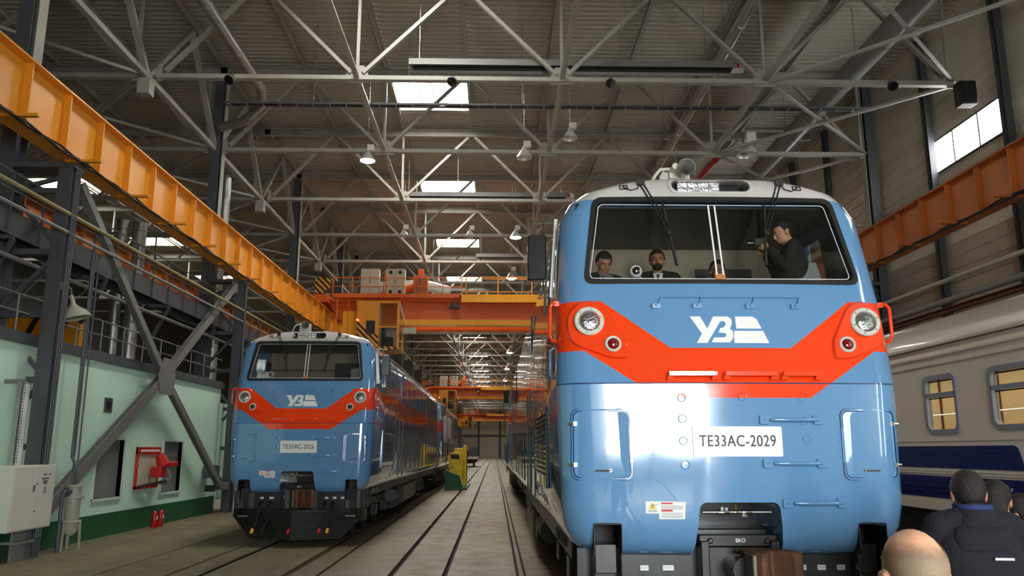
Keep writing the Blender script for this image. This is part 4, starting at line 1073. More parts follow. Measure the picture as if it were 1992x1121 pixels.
# two tall silver ducts behind the gantry
for k, (x, y, r) in enumerate(((-11.9, 25.0, 0.17), (-11.5, 25.3, 0.22), (-10.95, 31.2, 0.2))):
    mb = MB(); mb.tube([(x, y, 4.42), (x, y, 9.3)] if k < 2 else [(x, y, 0), (x, y, 10.6), (x + .05, y, 10.9), (x + .05, y, 13.0)], r, 16)
    for z in (6, 7.5, 9): mb.lathe([(r, 0), (r + .02, 0.01), (r + .02, 0.05), (r, 0.06)], (x, y, z), n=16)
    mb.build('upright_duct', 'zinc', label=['thin silver upright duct behind the gantry', 'wider silver upright duct behind the gantry beside a thin one', 'silver upright duct left of the second column'][k].replace('left of', 'next to'), cat='duct', kind='thing')
def duct(pts, r, label, m_='zinc'):
    mb = MB(); mb.tube(pts, r, 18)
    L = len(pts)
    for a, b in zip(pts, pts[1:]):
        a, b = Vector(a), Vector(b); n = int((b - a).length / 3)
        for k in range(1, n + 1):
            mb.lathe([(r, -0.03), (r + .02, -0.02), (r + .02, 0.02), (r, 0.03)], a.lerp(b, k / (n + 1)), (b - a), 18)
    o = mb.build('ventilation_duct', m_, label=label, cat='duct', kind='thing')
    for a, b in zip(pts, pts[1:]):
        if b[1] - a[1] > 2.5 or len(pts) == 2 or a is pts[0]:
            n = max(1, int(abs(b[1] - a[1]) / 6))
            for k in range(n):
                p = Vector(a).lerp(Vector(b), (k + 0.5) / n); mb = MB(); mb.tube([p, (p.x, p.y, 16.70)], 0.012, 5); mb.build('hanger_rod', 'pipegrey', o)
    return o
duct([(-8.3, 10, 14.6), (-8.3, 26.6, 14.6), (-8.5, 27.4, 14.4), (-9.2, 27.8, 13.9), (-10.15, 27.9, 13.7)], 0.17, 'slim silver duct over the gantry ending in an elbow at the column')
duct([(11.9, 8, 14.5), (11.9, 60, 14.5)], 0.36, 'fat dull grey duct above the carriage', 'pipegrey')
duct([(7.35, 8, 14.6), (7.35, 44, 14.6)], 0.13, 'slim silver flue pipe above locomotive 2029')
duct([(6.9, 8, 14.75), (6.9, 60, 14.75)], 0.07, 'thin pipe beside the silver flue above locomotive 2029', 'pipegrey')
duct([(-3.2, 52, 12.4), (-4.6, 50, 12.4), (-7.5, 50, 12.2)], 0.35, 'pale curved duct hanging behind the bridge crane cabinets', 'boxgrey')
# wall pipes behind the carriage
for x, z, r, m_, lab in ((14.0, 7.25, 0.07, 'filter', 'pale pipe along the cladding wall, upper of two'), (14.0, 6.62, 0.10, 'pipegrey', 'thick dark pipe along the cladding wall under a pale one')):
    mb = MB(); mb.tube([(x, 8, z), (x, 80, z)], r, 10); mb.build('wall_pipe', m_, label=lab, cat='pipe', kind='thing')
    
mb = MB(); mb.ibeam((13.9, 8, 6.3), (13.9, 80, 6.3), 0.2, 0.16); mb.build('pipe_rack_beam', 'rust', label='rusty brown beam under the pipes of the cladding wall', cat='beam', kind='thing')
# cable ladder
t = thing('cable_ladder', 'dark cable ladder hung across the hall below the roof', 'cable tray', (0, 25.6, 13.6))
for d in (-0.12, 0.12):
    mb = MB(); mb.beam((-9.2, d, 0), (13, d, 0), 0.03, 0.07); mb.build('side_rail', 'steelgrey', t)
mb = MB(); mb.tube([(-9 + k * 0.6, 0.03 * math.sin(k), 0.02 + 0.02 * math.sin(k * 1.7)) for k in range(37)], 0.05, 6); mb.build('cable_bundle', 'blackmatt', t)
for k in range(40):
    mb = MB(); mb.beam((-9 + k * 0.56, -0.13, -0.03), (-9 + k * 0.56, 0.13, -0.03), 0.04, 0.02); mb.build('rung', 'trussgrey', t)
for x in (-6.2, -3, 0.9, 4.3, 8):
    mb = MB(); mb.tube([(x, 0, 0), (x, 0, 3.0)], 0.012, 5); mb.build('hanger_rod', 'pipegrey', t)
# radiant tube heaters
def heater(x0, x1, y, z, label):
    t = thing('radiant_heater', label, 'heater', ((x0 + x1) / 2, y, z), group='radiant tube heaters'); h = (x1 - x0) / 2
    mb = MB(); P = [(-0.30, -0.10), (-0.22, 0.14), (0.22, 0.14), (0.30, -0.10), (0.28, -0.10), (0.20, 0.12), (-0.20, 0.12), (-0.28, -0.10)]
    mb.prism(P, lambda u, v, k: (-h + 2 * h * k, u, v)); mb.build('reflector_hood', 'pipegrey', t)
    for d in (-0.11, 0.11):
        mb = MB(); mb.tube([(-h + .1, d, -0.02), (h - .1, d, -0.02)], 0.05, 10); mb.build('burner_tube', 'blackmatt', t)
    mb = MB(); mb.box(h - 0.1, h + 0.3, -0.16, 0.16, -0.08, 0.14); bb = mb.build('burner_box', 'boxgrey', t, bevel=0.02)
    mb = MB(); mb.box(h - 0.08, h + 0.1, -0.17, -0.16, -0.06, 0.10); mb.build('red_cover', 'red', bb)
    for x in (-h + .3, -h * .33, h * .33, h - .3):
        mb = MB(); mb.tube([(x, 0, 0.14), (x, 0, 2.8)], 0.008, 5); mb.build('hanger_wire', 'steel', t)
    return t
heater(-2.7, 7.5, 23.2, 13.85, 'long dark radiant heater in front of the nearest skylight')
heater(-4.4, 3.4, 36.3, 13.85, 'long radiant heater near the second skylight')
heater(-1.2, 6.5, 48.3, 13.85, 'long radiant heater near the third skylight')
# pendant lamps
def lamp(x, y, z, lit, label, s=1.0):
    t = thing('pendant_lamp', label, 'lamp', (x, y, z), group='pendant hall lamps')
    mb = MB(); mb.lathe([(0.05 * s, 0.34 * s), (0.09 * s, 0.30 * s), (0.16 * s, 0.2 * s), (0.25 * s, 0.06 * s), (0.27 * s, 0.0), (0.26 * s, 0.0), (0.24 * s, 0.06 * s), (0.15 * s, 0.19 * s), (0.04 * s, 0.26 * s)], n=22, caps=False); mb.build('reflector', 'lampoff', t)
    mb = MB(); mb.box(-0.02, 0.22 * s, -0.1 * s, 0.1 * s, 0.36 * s, 0.58 * s); mb.tube([(0, 0, 0.3 * s), (0, 0, 0.40 * s)], 0.06 * s, 12); mb.build('ballast_box', 'boxgrey', t, bevel=0.01)
    mb = MB(); mb.tube([(0, 0, 0.5 * s), (0, 0, 0.5 * s + 0.5)], 0.012, 6); mb.tube([(0, 0, 0.5 * s + 0.4), (0, 0, 16.70 - z)], 0.006, 5); mb.build('hanger', 'steel', t)
    if lit:
        mb = MB(); mb.lathe([(0.255 * s, 0.02), (0.2 * s, -0.02 * s), (0.1 * s, -0.04 * s), (0.002, -0.045 * s)], n=20); mb.build('lens', 'lampon', t)
    else:
        mb = MB(); mb.ball((0, 0, 0.12 * s), (0.05 * s, 0.05 * s, 0.09 * s), 10, 6); mb.build('bulb', 'shirt', t)
    return t
lamp(-4.75, 28.3, 12.6, True, 'glowing pendant lamp nearest the camera, over locomotive 2026', 1.05)
lamp(2.62, 26.6, 12.85, False, 'unlit pendant lamp with a pale bell, right of another unlit one over the aisle'.replace('right of', 'beside'))
lamp(1.05, 28.0, 12.65, False, 'unlit pendant lamp with ballast box over the aisle, nearest the second truss', 1.1)
lamp(9.4, 28.2, 12.9, False, 'unlit wide bell lamp above the carriage', 1.5)
lamp(-4.67, 39.6, 12.75, False, 'unlit pendant lamp over the bridge crane cabinets', 1.05)
lamp(-1.3, 39.6, 12.75, False, 'unlit pale bell lamp under the third skylight')
lamp(1.03, 39.7, 12.75, True, 'glowing pendant lamp above the bridge crane railing', 1.1)
lamp(1.03, 49.7, 12.75, True, 'glowing bell lamp just above the crane walkway', 1.3)
lamp(-5.3, 70, 12.6, True, 'small glowing lamp under the bridge crane beam', 1.2)
lamp(1.3, 70, 12.6, True, 'small glowing lamp beyond the bridge crane near locomotive 2029', 1.4)
lamp(1.6, 88, 12.6, True, 'tiny glowing lamp farther along over the aisle', 1.4)
for k, y in enumerate((106, 124, 142)): lamp(1.6, y, 12.6, True, 'tiny far glowing lamp deep in the hall', 1.3)
# little floodlights clamped to the first bottom chord
def flood(x, label):
    t = thing('floodlight', label, 'lamp', (x, 22.42, 13.02), group='floodlights clamped to the first truss')
    mb = MB(); mb.lathe([(0.15, -0.10), (0.16, -0.08), (0.13, 0.02), (0.06, 0.12), (0.05, 0.16)], (0, -0.1, -0.1), (0.2, 0.6, 0.6), 16); mb.build('housing', 'steelgrey', t)
    mb = MB(); mb.lathe([(0.14, -0.105), (0.001, -0.11)], (0, -0.1, -0.1), (0.2, 0.6, 0.6), 16); mb.build('lens', 'darklens', t)
    mb = MB(); mb.cbox((0, 0.02, 0.02), (0.1, 0.16, 0.12)); mb.build('clamp', 'steelgrey', t)
for x, lab in ((-7.9, 'tiny floodlight on the first truss over the gantry end'), (-1.3, 'floodlight on the first truss in front of the skylight'), (3.45, 'floodlight on the first truss above locomotive 2029'), (12.0, 'floodlight on the first truss above the carriage')): flood(x, lab)
# black loudspeaker box at the end of the first truss
t = thing('loudspeaker', 'black box loudspeaker at the cladding wall end of the first truss', 'loudspeaker', (14.25, 22.4, 12.3))
mb = MB(); mb.box(-0.25, 0.25, -0.2, 0.2, 0, 0.75); mb.build('case', 'blackmatt', t, bevel=0.03)
mb = MB(); mb.box(-0.2, 0.2, -0.22, -0.2, 0.05, 0.7); mb.build('grille', 'blackmatt', t)
# thin red pipe fragment over the cab
duct([(9.35, 32.2, 14.2), (9.25, 34.3, 14.2)], 0.13, 'short red pipe over the cab roof of locomotive 2029', 'red')

# ================================================================ OBJECTS BY THE MINT WALL
t = thing('electric_cabinet', 'white grey electric cabinet on a post beside the dark column', 'electric cabinet', (-8.95, 16.3, 0))
mb = MB(); mb.box(-0.45, 0.0, -0.80, 0.66, 0.58, 1.80); mb.build('body', 'boxgrey', t, bevel=0.012)
mb = MB(); mb.box(-0.005, 0.022, -0.775, -0.09, 0.61, 1.77); dd = mb.build('door', 'boxgrey', t, bevel=0.006)
mb = MB(); mb.box(-0.005, 0.022, -0.07, 0.635, 0.61, 1.77); d2 = mb.build('door', 'boxgrey', t, bevel=0.006)
mb = MB(); mb.cbox((0.03, -0.12, 1.36), (0.03, 0.05, 0.12)); mb.build('handle', 'steel', dd)
for y in (0.0,):
    for z in (1.44, 0.92):
        mb = MB(); mb.lathe([(0.015, 0), (0.012, 0.012)], (0.022, 0.0, z), (1, 0, 0), 10); mb.build('lock', 'ink', d2)
mb = MB()
for z, y0, y1 in ((1.61, 0.22, 0.33), (1.61, 0.40, 0.47), (1.53, 0.16, 0.42), (1.48, 0.20, 0.38), (1.44, 0.22, 0.36)): mb.box(0.022, 0.0235, y0, y1, z - 0.012, z + 0.012)
for a, b in (((0.30, 1.38), (0.24, 1.26)), ((0.30, 1.38), (0.36, 1.26)), ((0.24, 1.26), (0.36, 1.26)), ((0.31, 1.35), (0.29, 1.31)), ((0.29, 1.31), (0.31, 1.30)), ((0.31, 1.30), (0.30, 1.275))): mb.beam((0.0235, a[0], a[1]), (0.0235, b[0], b[1]), 0.002, 0.01)
mb.build('printed_marks', 'ink', d2)
mb = MB()
for y in (-0.18, -0.06, 0.06, 0.18): mb.beam((-0.22, y, 0), (-0.22, y, 0.58), 0.05, 0.08)
mb.cbox((-0.22, 0, 0.35), (0.3, 0.6, 0.05)); mb.build('post', 'pipegrey', t)
t = thing('cable_riser', 'perforated metal cable riser above the electric cabinet', 'cable tray', (-9.25, 16.0, 1.8))
mb = MB(); mb.box(-0.02, 0.0, -0.14, 0.14, 0, 1.6); mb.box(-0.02, 0.06, -0.15, -0.14, 0, 1.6); mb.box(-0.02, 0.06, 0.14, 0.15, 0, 1.6); mb.build('channel', 'zinc', t)
mb = MB()
for k in range(26):
    for y in (-0.08, 0.0, 0.08): mb.box(0.0, 0.003, y - 0.012, y + 0.012, 0.05 + k * 0.06, 0.08 + k * 0.06)
mb.build('perforation', 'ink', t)
mb = MB(); mb.beam((-0.3, -0.1, 1.6), (0.1, -0.1, 1.6), 0.06, 0.08); mb.build('bracket', 'pipegrey', t)
t = thing('water_filter', 'pale cylindrical filter vessel with a flange beside the mint wall', 'filter', (-9.05, 18.0, 0))
mb = MB(); mb.lathe([(0.06, 0.30), (0.10, 0.34), (0.15, 0.42), (0.15, 1.06), (0.21, 1.07), (0.21, 1.11), (0.14, 1.12), (0.14, 1.30), (0.17, 1.31), (0.17, 1.35)], n=22); mb.build('vessel', 'filter', t)
mb = MB(); mb.lathe([(0.18, 0.56), (0.20, 0.57), (0.20, 0.60), (0.18, 0.61)], n=20); mb.build('band', 'filter', t)
for a in (0.4, 2.2, 4.4):
    mb = MB(); mb.beam((0.17 * math.cos(a), 0.17 * math.sin(a), 0.62), (0.2 * math.cos(a), 0.2 * math.sin(a), 0.0), 0.04, 0.04); mb.build('leg', 'filter', t)
mb = MB(); mb.tube([(0.0, -0.14, 1.22), (0.0, -0.42, 1.22), (0.0, -0.46, 1.16), (0.0, -0.46, 0.0)], 0.04, 10); mb.lathe([(0.09, -0.03), (0.09, 0.03)], (0, -0.3, 1.22), (0, 1, 0), 14); mb.build('inlet_pipe', 'steelgrey', t)
for y, x, r, z0, lab in ((18.15, -9.25, 0.035, 1.95, 'thick dark pipe rising beside the filter vessel'), (18.35, -9.3, 0.018, 0.02, 'thin pipe rising beside the filter, nearer the thick one'), (18.62, -9.35, 0.02, 0.02, 'thin pipe rising beside the filter, farther from the thick one')):
    mb = MB(); mb.tube([(x, y, z0), (x, y, 6.6)], r, 8)
    if z0 > 1: mb.tube([(x, y, z0), (x + 0.1, y - 0.05, z0 - 0.15), (-9.05, 18.02, 1.5), (-9.05, 18.0, 1.35)], r, 8)
    mb.build('riser_pipe', 'steelgrey', label=lab, cat='pipe', kind='thing')
# small dark wall boxes
for y, z, h, lab in ((20.3, 3.0, 0.36, 'small dark hatch in the mint wall above the boarded window'), (15.45, 3.02, 0.5, 'small dark hatch in the mint wall at the photo edge')):
    t = thing('wall_hatch', lab, 'hatch', (W, y, z))
    mb = MB(); mb.box(0, 0.02, -0.2, 0.2, 0, h); mb.build('plate', 'steelgrey', t); mb = MB(); mb.box(0.02, 0.03, -0.12, 0.1, 0.08, h - 0.08); mb.build('opening', 'ink', t)
# fire board
t = thing('fire_board', 'red framed fire point board on the mint wall', 'fire board', (W, 22.85, 1.08))
mb = MB(); mb.box(0.0, 0.03, -0.68, 0.70, 0, 1.07); mb.build('panel', 'plywood', t)
mb = MB(); mb.box(0, 0.06, -0.72, -0.64, -0.02, 1.09); mb.box(0, 0.06, 0.66, 0.74, -0.02, 1.09); mb.box(0, 0.06, -0.72, 0.74, -0.02, 0.06); mb.box(0, 0.08, -0.72, 0.74, 0.9, 1.09); mb.build('frame', 'red', t, bevel=0.006)
mb = MB(); mb.box(0.08, 0.083, -0.6, 0.62, 0.965, 1.02); mb.build('title_strip', 'white', t)
t = thing('fire_bucket', 'red conical fire bucket hung tilted on the fire board', 'bucket', (W + 0.30, 23.25, 1.72))
mb = MB(); mb.lathe([(0.10, 0.26), (0.19, -0.05), (0.20, -0.05), (0.11, 0.27), (0.001, 0.27)], (0, 0, 0), (-0.35, -0.25, 0.9), 22, caps=False); mb.build('pail', 'red', t)
mb = MB(); mb.tube([(0.12, -0.1, -0.03), (0.16, 0.05, -0.14), (0.02, 0.2, -0.02)], 0.006, 6); mb.build('bail_handle', 'steel', t)
t = thing('hose_reel_box', 'red tool box with dangling hose fittings below the fire bucket', 'fire equipment', (W + 0.28, 23.1, 1.25))
mb = MB(); mb.box(-0.2, 0.1, -0.15, 0.2, 0.1, 0.38); mb.build('box', 'red', t, bevel=0.02)
mb = MB(); mb.beam((0.0, 0.25, 0.42), (0.15, 0.75, 0.46), 0.16, 0.14); mb.build('shovel_blade', 'red', t, bevel=0.02)
mb = MB(); mb.tube([(0.05, 0.3, 0.35), (0.15, 0.4, 0.1), (0.08, 0.3, -0.1), (0.0, 0.1, -0.05)], 0.05, 10); mb.lathe([(0.09, 0), (0.09, 0.08), (0.05, 0.1)], (0.1, 0.3, 0.0), (1, 0, 0), 14); mb.build('hose_fitting', 'pipegrey', t)
mb = MB(); mb.beam((-0.2, -0.85, -0.13), (0.1, 0.35, 0.0), 0.12, 0.05); mb.build('shelf', 'maroon', t)
def ext(x, y, label):
    t = thing('fire_extinguisher', label, 'fire extinguisher', (x, y, 0), group='fire extinguishers on the floor')
    mb = MB(); mb.lathe([(0.075, 0), (0.082, 0.01), (0.082, 0.36), (0.06, 0.42), (0.03, 0.44), (0.03, 0.47)], n=18); mb.build('cylinder', 'red', t)
    mb = MB(); mb.box(-0.015, 0.015, -0.02, 0.11, 0.49, 0.51); mb.box(-0.015, 0.015, -0.02, 0.1, 0.46, 0.475); mb.cbox((0, 0, 0.48), (0.035, 0.04, 0.04)); mb.build('valve_lever', 'ink', t)
    mb = MB(); mb.box(0.078, 0.086, -0.03, 0.03, 0.22, 0.32); mb.build('paper_label', 'white', t)
    mb = MB(); mb.tube([(0, -0.03, 0.47), (0.0, -0.11, 0.42), (0.0, -0.1, 0.15)], 0.012, 6); mb.build('hose', 'blackmatt', t)
ext(-9.32, 23.0, 'red fire extinguisher on the floor by the green base, nearer the camera')
ext(-9.32, 23.42, 'red fire extinguisher on the floor by the green base, second from the camera')
t = thing('junction_box', 'grey box with cable at the foot of the cross brace', 'junction box', (-9.35, 27.4, 0.75))
mb = MB(); mb.box(-0.2, 0.15, -0.25, 0.35, 0.45, 0.85); mb.build('case', 'steelgrey', t, bevel=0.015)
mb = MB(); mb.box(-0.15, 0.1, -0.1, 0.2, 0.0, 0.2); mb.build('lower_case', 'ink', t)
t = thing('wall_cupboard', 'narrow pale grey cupboard beside the nose of locomotive 2026', 'cupboard', (-8.6, 28.9, 0.35))
mb = MB(); mb.box(-0.35, 0.1, -0.2, 0.6, 0, 1.65); mb.build('case', 'boxgrey', t, bevel=0.02)
mb = MB(); mb.tube([(-0.3, -0.1, 1.65), (-0.3, -0.1, 1.72), (0.1, -0.1, 1.74)], 0.02, 6); mb.build('pipe_stub', 'ink', t)
mb = MB(); mb.box(-0.2, 0, 0.1, 0.3, -0.35, 0); mb.build('stand', 'steelgrey', t)
# bell lamp on the dark column
t = thing('bell_lamp', 'pale ribbed bell lamp on an arm of the dark column above the mint wall', 'lamp', (-8.95, 17.12, 4.84))
mb = MB(); mb.lathe([(0.30, 0.0), (0.31, 0.02), (0.22, 0.16), (0.10, 0.26), (0.05, 0.32), (0.035, 0.5), (0.03, 0.52)], (0, 0, 0), (-0.25, -0.1, 0.96), 26, caps=False)
mb.lathe([(0.298, 0.003), (0.21, 0.15), (0.09, 0.24), (0.002, 0.25)], (0, 0, 0), (-0.25, -0.1, 0.96), 26, caps=False); mb.build('shade', 'filter', t)
mb = MB()
for r, h in ((0.26, 0.07), (0.23, 0.12), (0.17, 0.18)): mb.lathe([(r - 0.01, h), (r, h - 0.012), (r + 0.006, h)], (0, 0, 0), (-0.25, -0.1, 0.96), 24, caps=False)
mb.build('inner_rib', 'pipegrey', t)
mb = MB(); mb.tube([(-0.13, -0.05, 0.5), (-0.14, -0.06, 0.64), (-0.14, -0.42, 0.66)], 0.015, 6); mb.cbox((-0.16, -0.42, 0.62), (0.08, 0.12, 0.16)); mb.build('arm', 'pipegrey', t)

# ================================================================ BRIDGE CRANES
def make_crane():
    t = thing('bridge_crane', 'orange overhead bridge crane spanning the hall above locomotive 2026', 'crane', (0, 43, 0), group='bridge cranes')
    for k, y in enumerate((-0.2, 2.2)):
        mb = MB(); mb.box(-8.2, 12.8, y, y + 0.5, 8.72, 9.95); mb.add([(-8.86, y, 9.64), (-8.2, y, 8.72), (-8.2, y + .5, 8.72), (-8.86, y + .5, 9.64), (-8.86, y, 9.95), (-8.2, y, 9.95), (-8.2, y + .5, 9.95), (-8.86, y + .5, 9.95)], [(0, 3, 2, 1), (4, 5, 6, 7), (0, 1, 5, 4), (1, 2, 6, 5), (2, 3, 7, 6), (3, 0, 4, 7)])
        mb.build('girder', 'cranered', t)
        mb = MB(); mb.box(-8.2, 12.2, y - 0.06, y + 0.56, 8.68 + 0.1 * k, 8.74 + 0.1 * k); mb.box(-5.2, 12.2, y - 0.10, y - 0.01, 8.68, 8.98) if k == 0 else None; mb.build('bottom_flange', 'craneyellow' if k == 0 else 'cranered', t)  # front flange yellow: the light falling on it is put into its colour
        mb = MB(); mb.box(-9.15, 12.8, y - 0.06, y + 0.56, 9.93, 9.99); mb.build('top_flange', 'cranered', t)
    mb = MB(); mb.box(-8.6, 12.4, -1.1, -0.2, 10.16, 10.22); mb.box(-8.6, -1.9, -1.12, -1.08, 10.02, 10.24); mb.box(-8.6, 12.4, -0.5, -0.2, 9.9, 10.18); mb.build('walkway', 'cranered', t)
    mb = MB(); mb.box(-1.8, 12.4, -1.18, -1.08, 9.78, 10.20); mb.build('walkway_fascia', 'craneyellow', t)  # yellow-lit band along the walkway put into the fascia colour
    for z in (10.62, 11.1):
        mb = MB(); mb.tube([(-8.6, -1.1, z), (-1.8, -1.1, z)], 0.022, 6); mb.build('handrail', 'cranered', t)
    for z in (10.35, 11.05, 11.15):
        mb = MB(); mb.beam((-1.8, -1.12, z), (12.2, -1.12, z), 0.04, 0.05); mb.build('handrail', 'craneorange', t)
    for k, x in enumerate((-8.6, -7.6, -5.8, -4.3, -2.8)):
        mb = MB(); mb.beam((x, -1.1, 10.2), (x, -1.1, 11.15), 0.05, 0.05); mb.build('railing_post', 'cranered', t)
    for x in (-1.8, -1.55, 0.15, 1.95, 3.8, 5.6, 7.4, 9.2, 11):
        mb = MB(); mb.beam((x, -1.12, 10.2), (x, -1.12, 11.2), 0.06, 0.06); mb.build('railing_post', 'craneorange', t)
    mb = MB(); mb.box(-9.55, -8.75, -1.6, 4.0, 9.68, 10.1); mb.box(12.8, 13.5, -1.6, 4.0, 9.75, 10.2); mb.build('end_carriage', 'cranered', t, bevel=0.03)
    for x in (-9.15, 13.1):
        for y in (-1.1, 3.5):
            mb = MB(); mb.lathe([(0.1, -0.06), (0.3, -0.06), (0.3, 0.06), (0.1, 0.06)], (x, y, 9.925 if x < 0 else 10.05), (1, 0, 0), 20); mb.build('wheel', 'under', t)
    for x0, x1, holes, m_ in ((-7.17, -6.2, 0, 'cabinet'), (-5.85, -4.82, 1, 'cabinet'), (-4.38, -3.62, 2, 'cranebrown')):
        zt = 11.6 if holes < 2 else 11.25
        mb = MB(); mb.box(x0, x1, -1.0, -0.5, 10.22, zt); cb = mb.build('control_cabinet', m_, t, bevel=0.015)
        mb = MB(); xm = (x0 + x1) / 2; mb.box(xm - 0.006, xm + 0.006, -1.006, -1.0, 10.25, zt - .03); mb.box(xm - 0.02, xm + 0.02, -1.03, -1.0, 10.85, 11.0); mb.build('door_gap', 'ink', cb)
        if holes == 1:
            for x in (xm - 0.25, xm + 0.25):
                for z in (10.36, 11.42): mb = MB(); mb.lathe([(0.1, 0), (0.085, 0.02), (0.001, 0.01)], (x, -1.0, z), (0, -1, 0), 16); mb.build('vent_disc', 'ink', cb)
    mb = MB(); mb.cbox((-4.0, -0.6, 11.45), (0.3, 0.3, 0.4)); mb.tube([(-4.9, -0.5, 10.6), (-4.3, -0.5, 10.75)], 0.18, 14); mb.beam((-6.05, -0.5, 10.2), (-5.95, -0.5, 11.5), 0.06); mb.beam((-6.05, -0.5, 10.2), (-5.6, -0.5, 11.4), 0.04); mb.build('drive_motor', 'cranered', t, bevel=0.02)
    # hazard striped ladder guard at the runway end
    mb = MB(); mb.prism([(-9.5, 10.2), (-9.5, 10.95), (-9.15, 11.15), (-8.95, 10.95), (-8.7, 11.1), (-8.7, 10.5), (-9.1, 10.2)], lambda u, v, k: (u, -1.4 + 0.06 * k, v)); mb.build('buffer_guard', 'hazard', t)
    # driver's cab
    mb = MB(); mb.box(-7.25, -5.0, -1.5, 0.6, 9.66, 9.78); mb.box(-7.25, -6.05, -1.5, -1.44, 7.35, 9.66); mb.box(-7.25, -7.19, -1.5, 0.6, 7.35, 9.66); mb.box(-7.25, -5.0, 0.54, 0.6, 7.35, 9.66)
    mb.box(-5.12, -5.0, -1.5, -1.40, 7.35, 9.66); mb.box(-6.05, -5.0, -1.5, -1.44, 8.36, 8.44); mb.box(-5.06, -5.0, -1.5, 0.6, 8.36, 8.44); cabn = mb.build('driver_cab', 'craneorange', t)
    mb = MB(); mb.box(-7.3, -4.95, -1.55, 0.65, 7.22, 7.36); mb.build('cab_floor', 'hazard', cabn)
    mb = MB(); mb.prism([(-7.2, 7.38), (-6.08, 7.38), (-6.08, 7.9), (-7.2, 8.75)], lambda u, v, k: (u, -1.512 + 0.01 * k, v)); mb.build('hazard_panel', 'hazard', cabn)
    mb = MB(); mb.box(-6.72, -6.25, -1.52, -1.49, 8.0, 8.72); mb.build('cab_window', 'cabdark', cabn)
    mb = MB(); mb.box(-6.05, -5.12, -1.47, -1.46, 7.4, 9.62); mb.box(-5.05, -5.04, -1.4, 0.5, 7.4, 9.62); mb.build('cab_glazing', 'cranglass', cabn)
    mb = MB(); mb.box(-7.15, -5.1, 0.45, 0.52, 7.4, 9.6); mb.box(-7.15, -7.1, -1.4, 0.5, 7.4, 9.6); mb.box(-6.1, -6.05, -1.43, -0.6, 7.4, 9.6); mb.build('cab_lining', 'boxgrey', cabn)
    mb = MB(); mb.box(-5.9, -5.4, -0.9, -0.5, 7.4, 7.95); mb.box(-6.3, -5.9, -0.4, 0.2, 7.4, 8.5); mb.build('driver_seat', 'under', cabn, bevel=0.03)
    mb = MB(); mb.beam((-4.99, -1.5, 9.6), (-4.6, -1.9, 8.4), 0.05); mb.box(-4.75, -4.1, -1.9, -1.5, 8.0, 8.3); mb.build('mirror_lamp', 'filter', cabn)
    mb = MB(); mb.lathe([(0.06, 0), (0.05, 0.06), (0.001, 0.08)], (-7.18, -1.52, 8.72), (0, 0, 1), 12); mb.build('signal_light', emit('signal red lamp', (1, 0.1, 0.05, 1), 6), cabn)
    mb = MB(); mb.box(-8.05, -7.3, -1.0, -0.6, 7.2, 9.3); mb.build('cable_box', 'craneyellow', t, bevel=0.02)
    for x in (-8.35, -7.75):
        mb = MB(); mb.beam((x, -1.05, 7.6), (x, -1.05, 9.95), 0.05); mb.build('ladder_stile', 'craneorange', t)
    for x0 in (-7.0, -5.4):
        mb = MB(); mb.box(x0, x0 + 0.15, -0.5, 0.3, 9.75, 9.98); mb.build('cab_hanger', 'cranered', t)
    mb = MB(); mb.lathe([(0.3, 0), (0.32, 0.05), (0.2, 0.22), (0.1, 0.3)], (-2.15, -0.8, 9.5), (0, 0, 1), 18); mb.build('crane_lamp', 'steelgrey', t)
    # trolley
    mb = MB(); mb.box(4, 7, -0.4, 2.8, 10.05, 10.9); mb.build('trolley', 'cranered', t, bevel=0.04)
    return t
cr = make_crane()
again(cr, (0, 106, 0), 'second orange bridge crane, smaller, seen below the first one')
again(cr, (0, 187, 0), 'third and farthest orange bridge crane near the end wall')

# ================================================================ YELLOW JACK, FLAT WAGON
t = thing('lifting_jack', 'yellow and green lifting jack beside the far end of locomotive 2026', 'lifting jack', (-1.98, 47, 0))
mb = MB(); mb.box(-0.68, 0.5, -3, 3.6, 0.0, 0.12); mb.prism([(-2.6, 0.12), (1.0, 0.12), (0.4, 1.05), (-2.2, 1.1)], lambda u, v, k: (-0.66 + 0.12 * k, u, v)); mb.prism([(-0.66, 0.12), (0.3, 0.12), (0.1, 0.75), (-0.66, 1.05)], lambda u, v, k: (u, -2.9 + 0.12 * k, v)); mb.build('base', 'machgreen', t, bevel=0.02)
mb = MB(); mb.box(0.22, 0.42, -1.0, 0.2, 0.12, 2.35); mb.box(-0.3, 0.42, -0.6, 0.2, 0.5, 2.2); mb.build('column', 'yellow', t, bevel=0.03)
mb = MB(); mb.prism([(-0.62, 0.9), (0.2, 0.3), (0.25, 1.9), (-0.2, 2.0), (-0.45, 1.95), (-0.66, 1.75), (-0.56, 1.4)], lambda u, v, k: (u, -1.25 + 0.2 * k, v)); sd = mb.build('side_plate', 'yellow', t, bevel=0.02)
mb = MB(); mb.prism([(-0.45, 1.62), (0.05, 1.60), (-0.02, 1.85), (-0.5, 1.87)], lambda u, v, k: (u, -1.26 + 0.01 * k, v)); mb.prism([(-0.6, 1.05), (-0.3, 1.15), (-0.25, 1.2), (-0.55, 1.12)], lambda u, v, k: (u, -1.26 + 0.01 * k, v)); mb.build('cutout', 'ink', sd)
mb = MB(); mb.tube([(-0.6, -0.9, 1.9), (-0.6, -0.9, 2.75), (-0.4, -0.9, 2.8)], 0.05, 8); mb.tube([(0.15, 0, 2.3), (0.15, 0, 2.8)], 0.03, 8); mb.build('screw', 'steel', t)
t = thing('flat_wagon', 'low flat wagon carrying crates far down the aisle', 'wagon', (-3.5, 104, 0))
mb = MB(); mb.box(-1.4, 1.4, 0, 9, 1.0, 1.25); mb.build('deck', 'boxgrey', t)
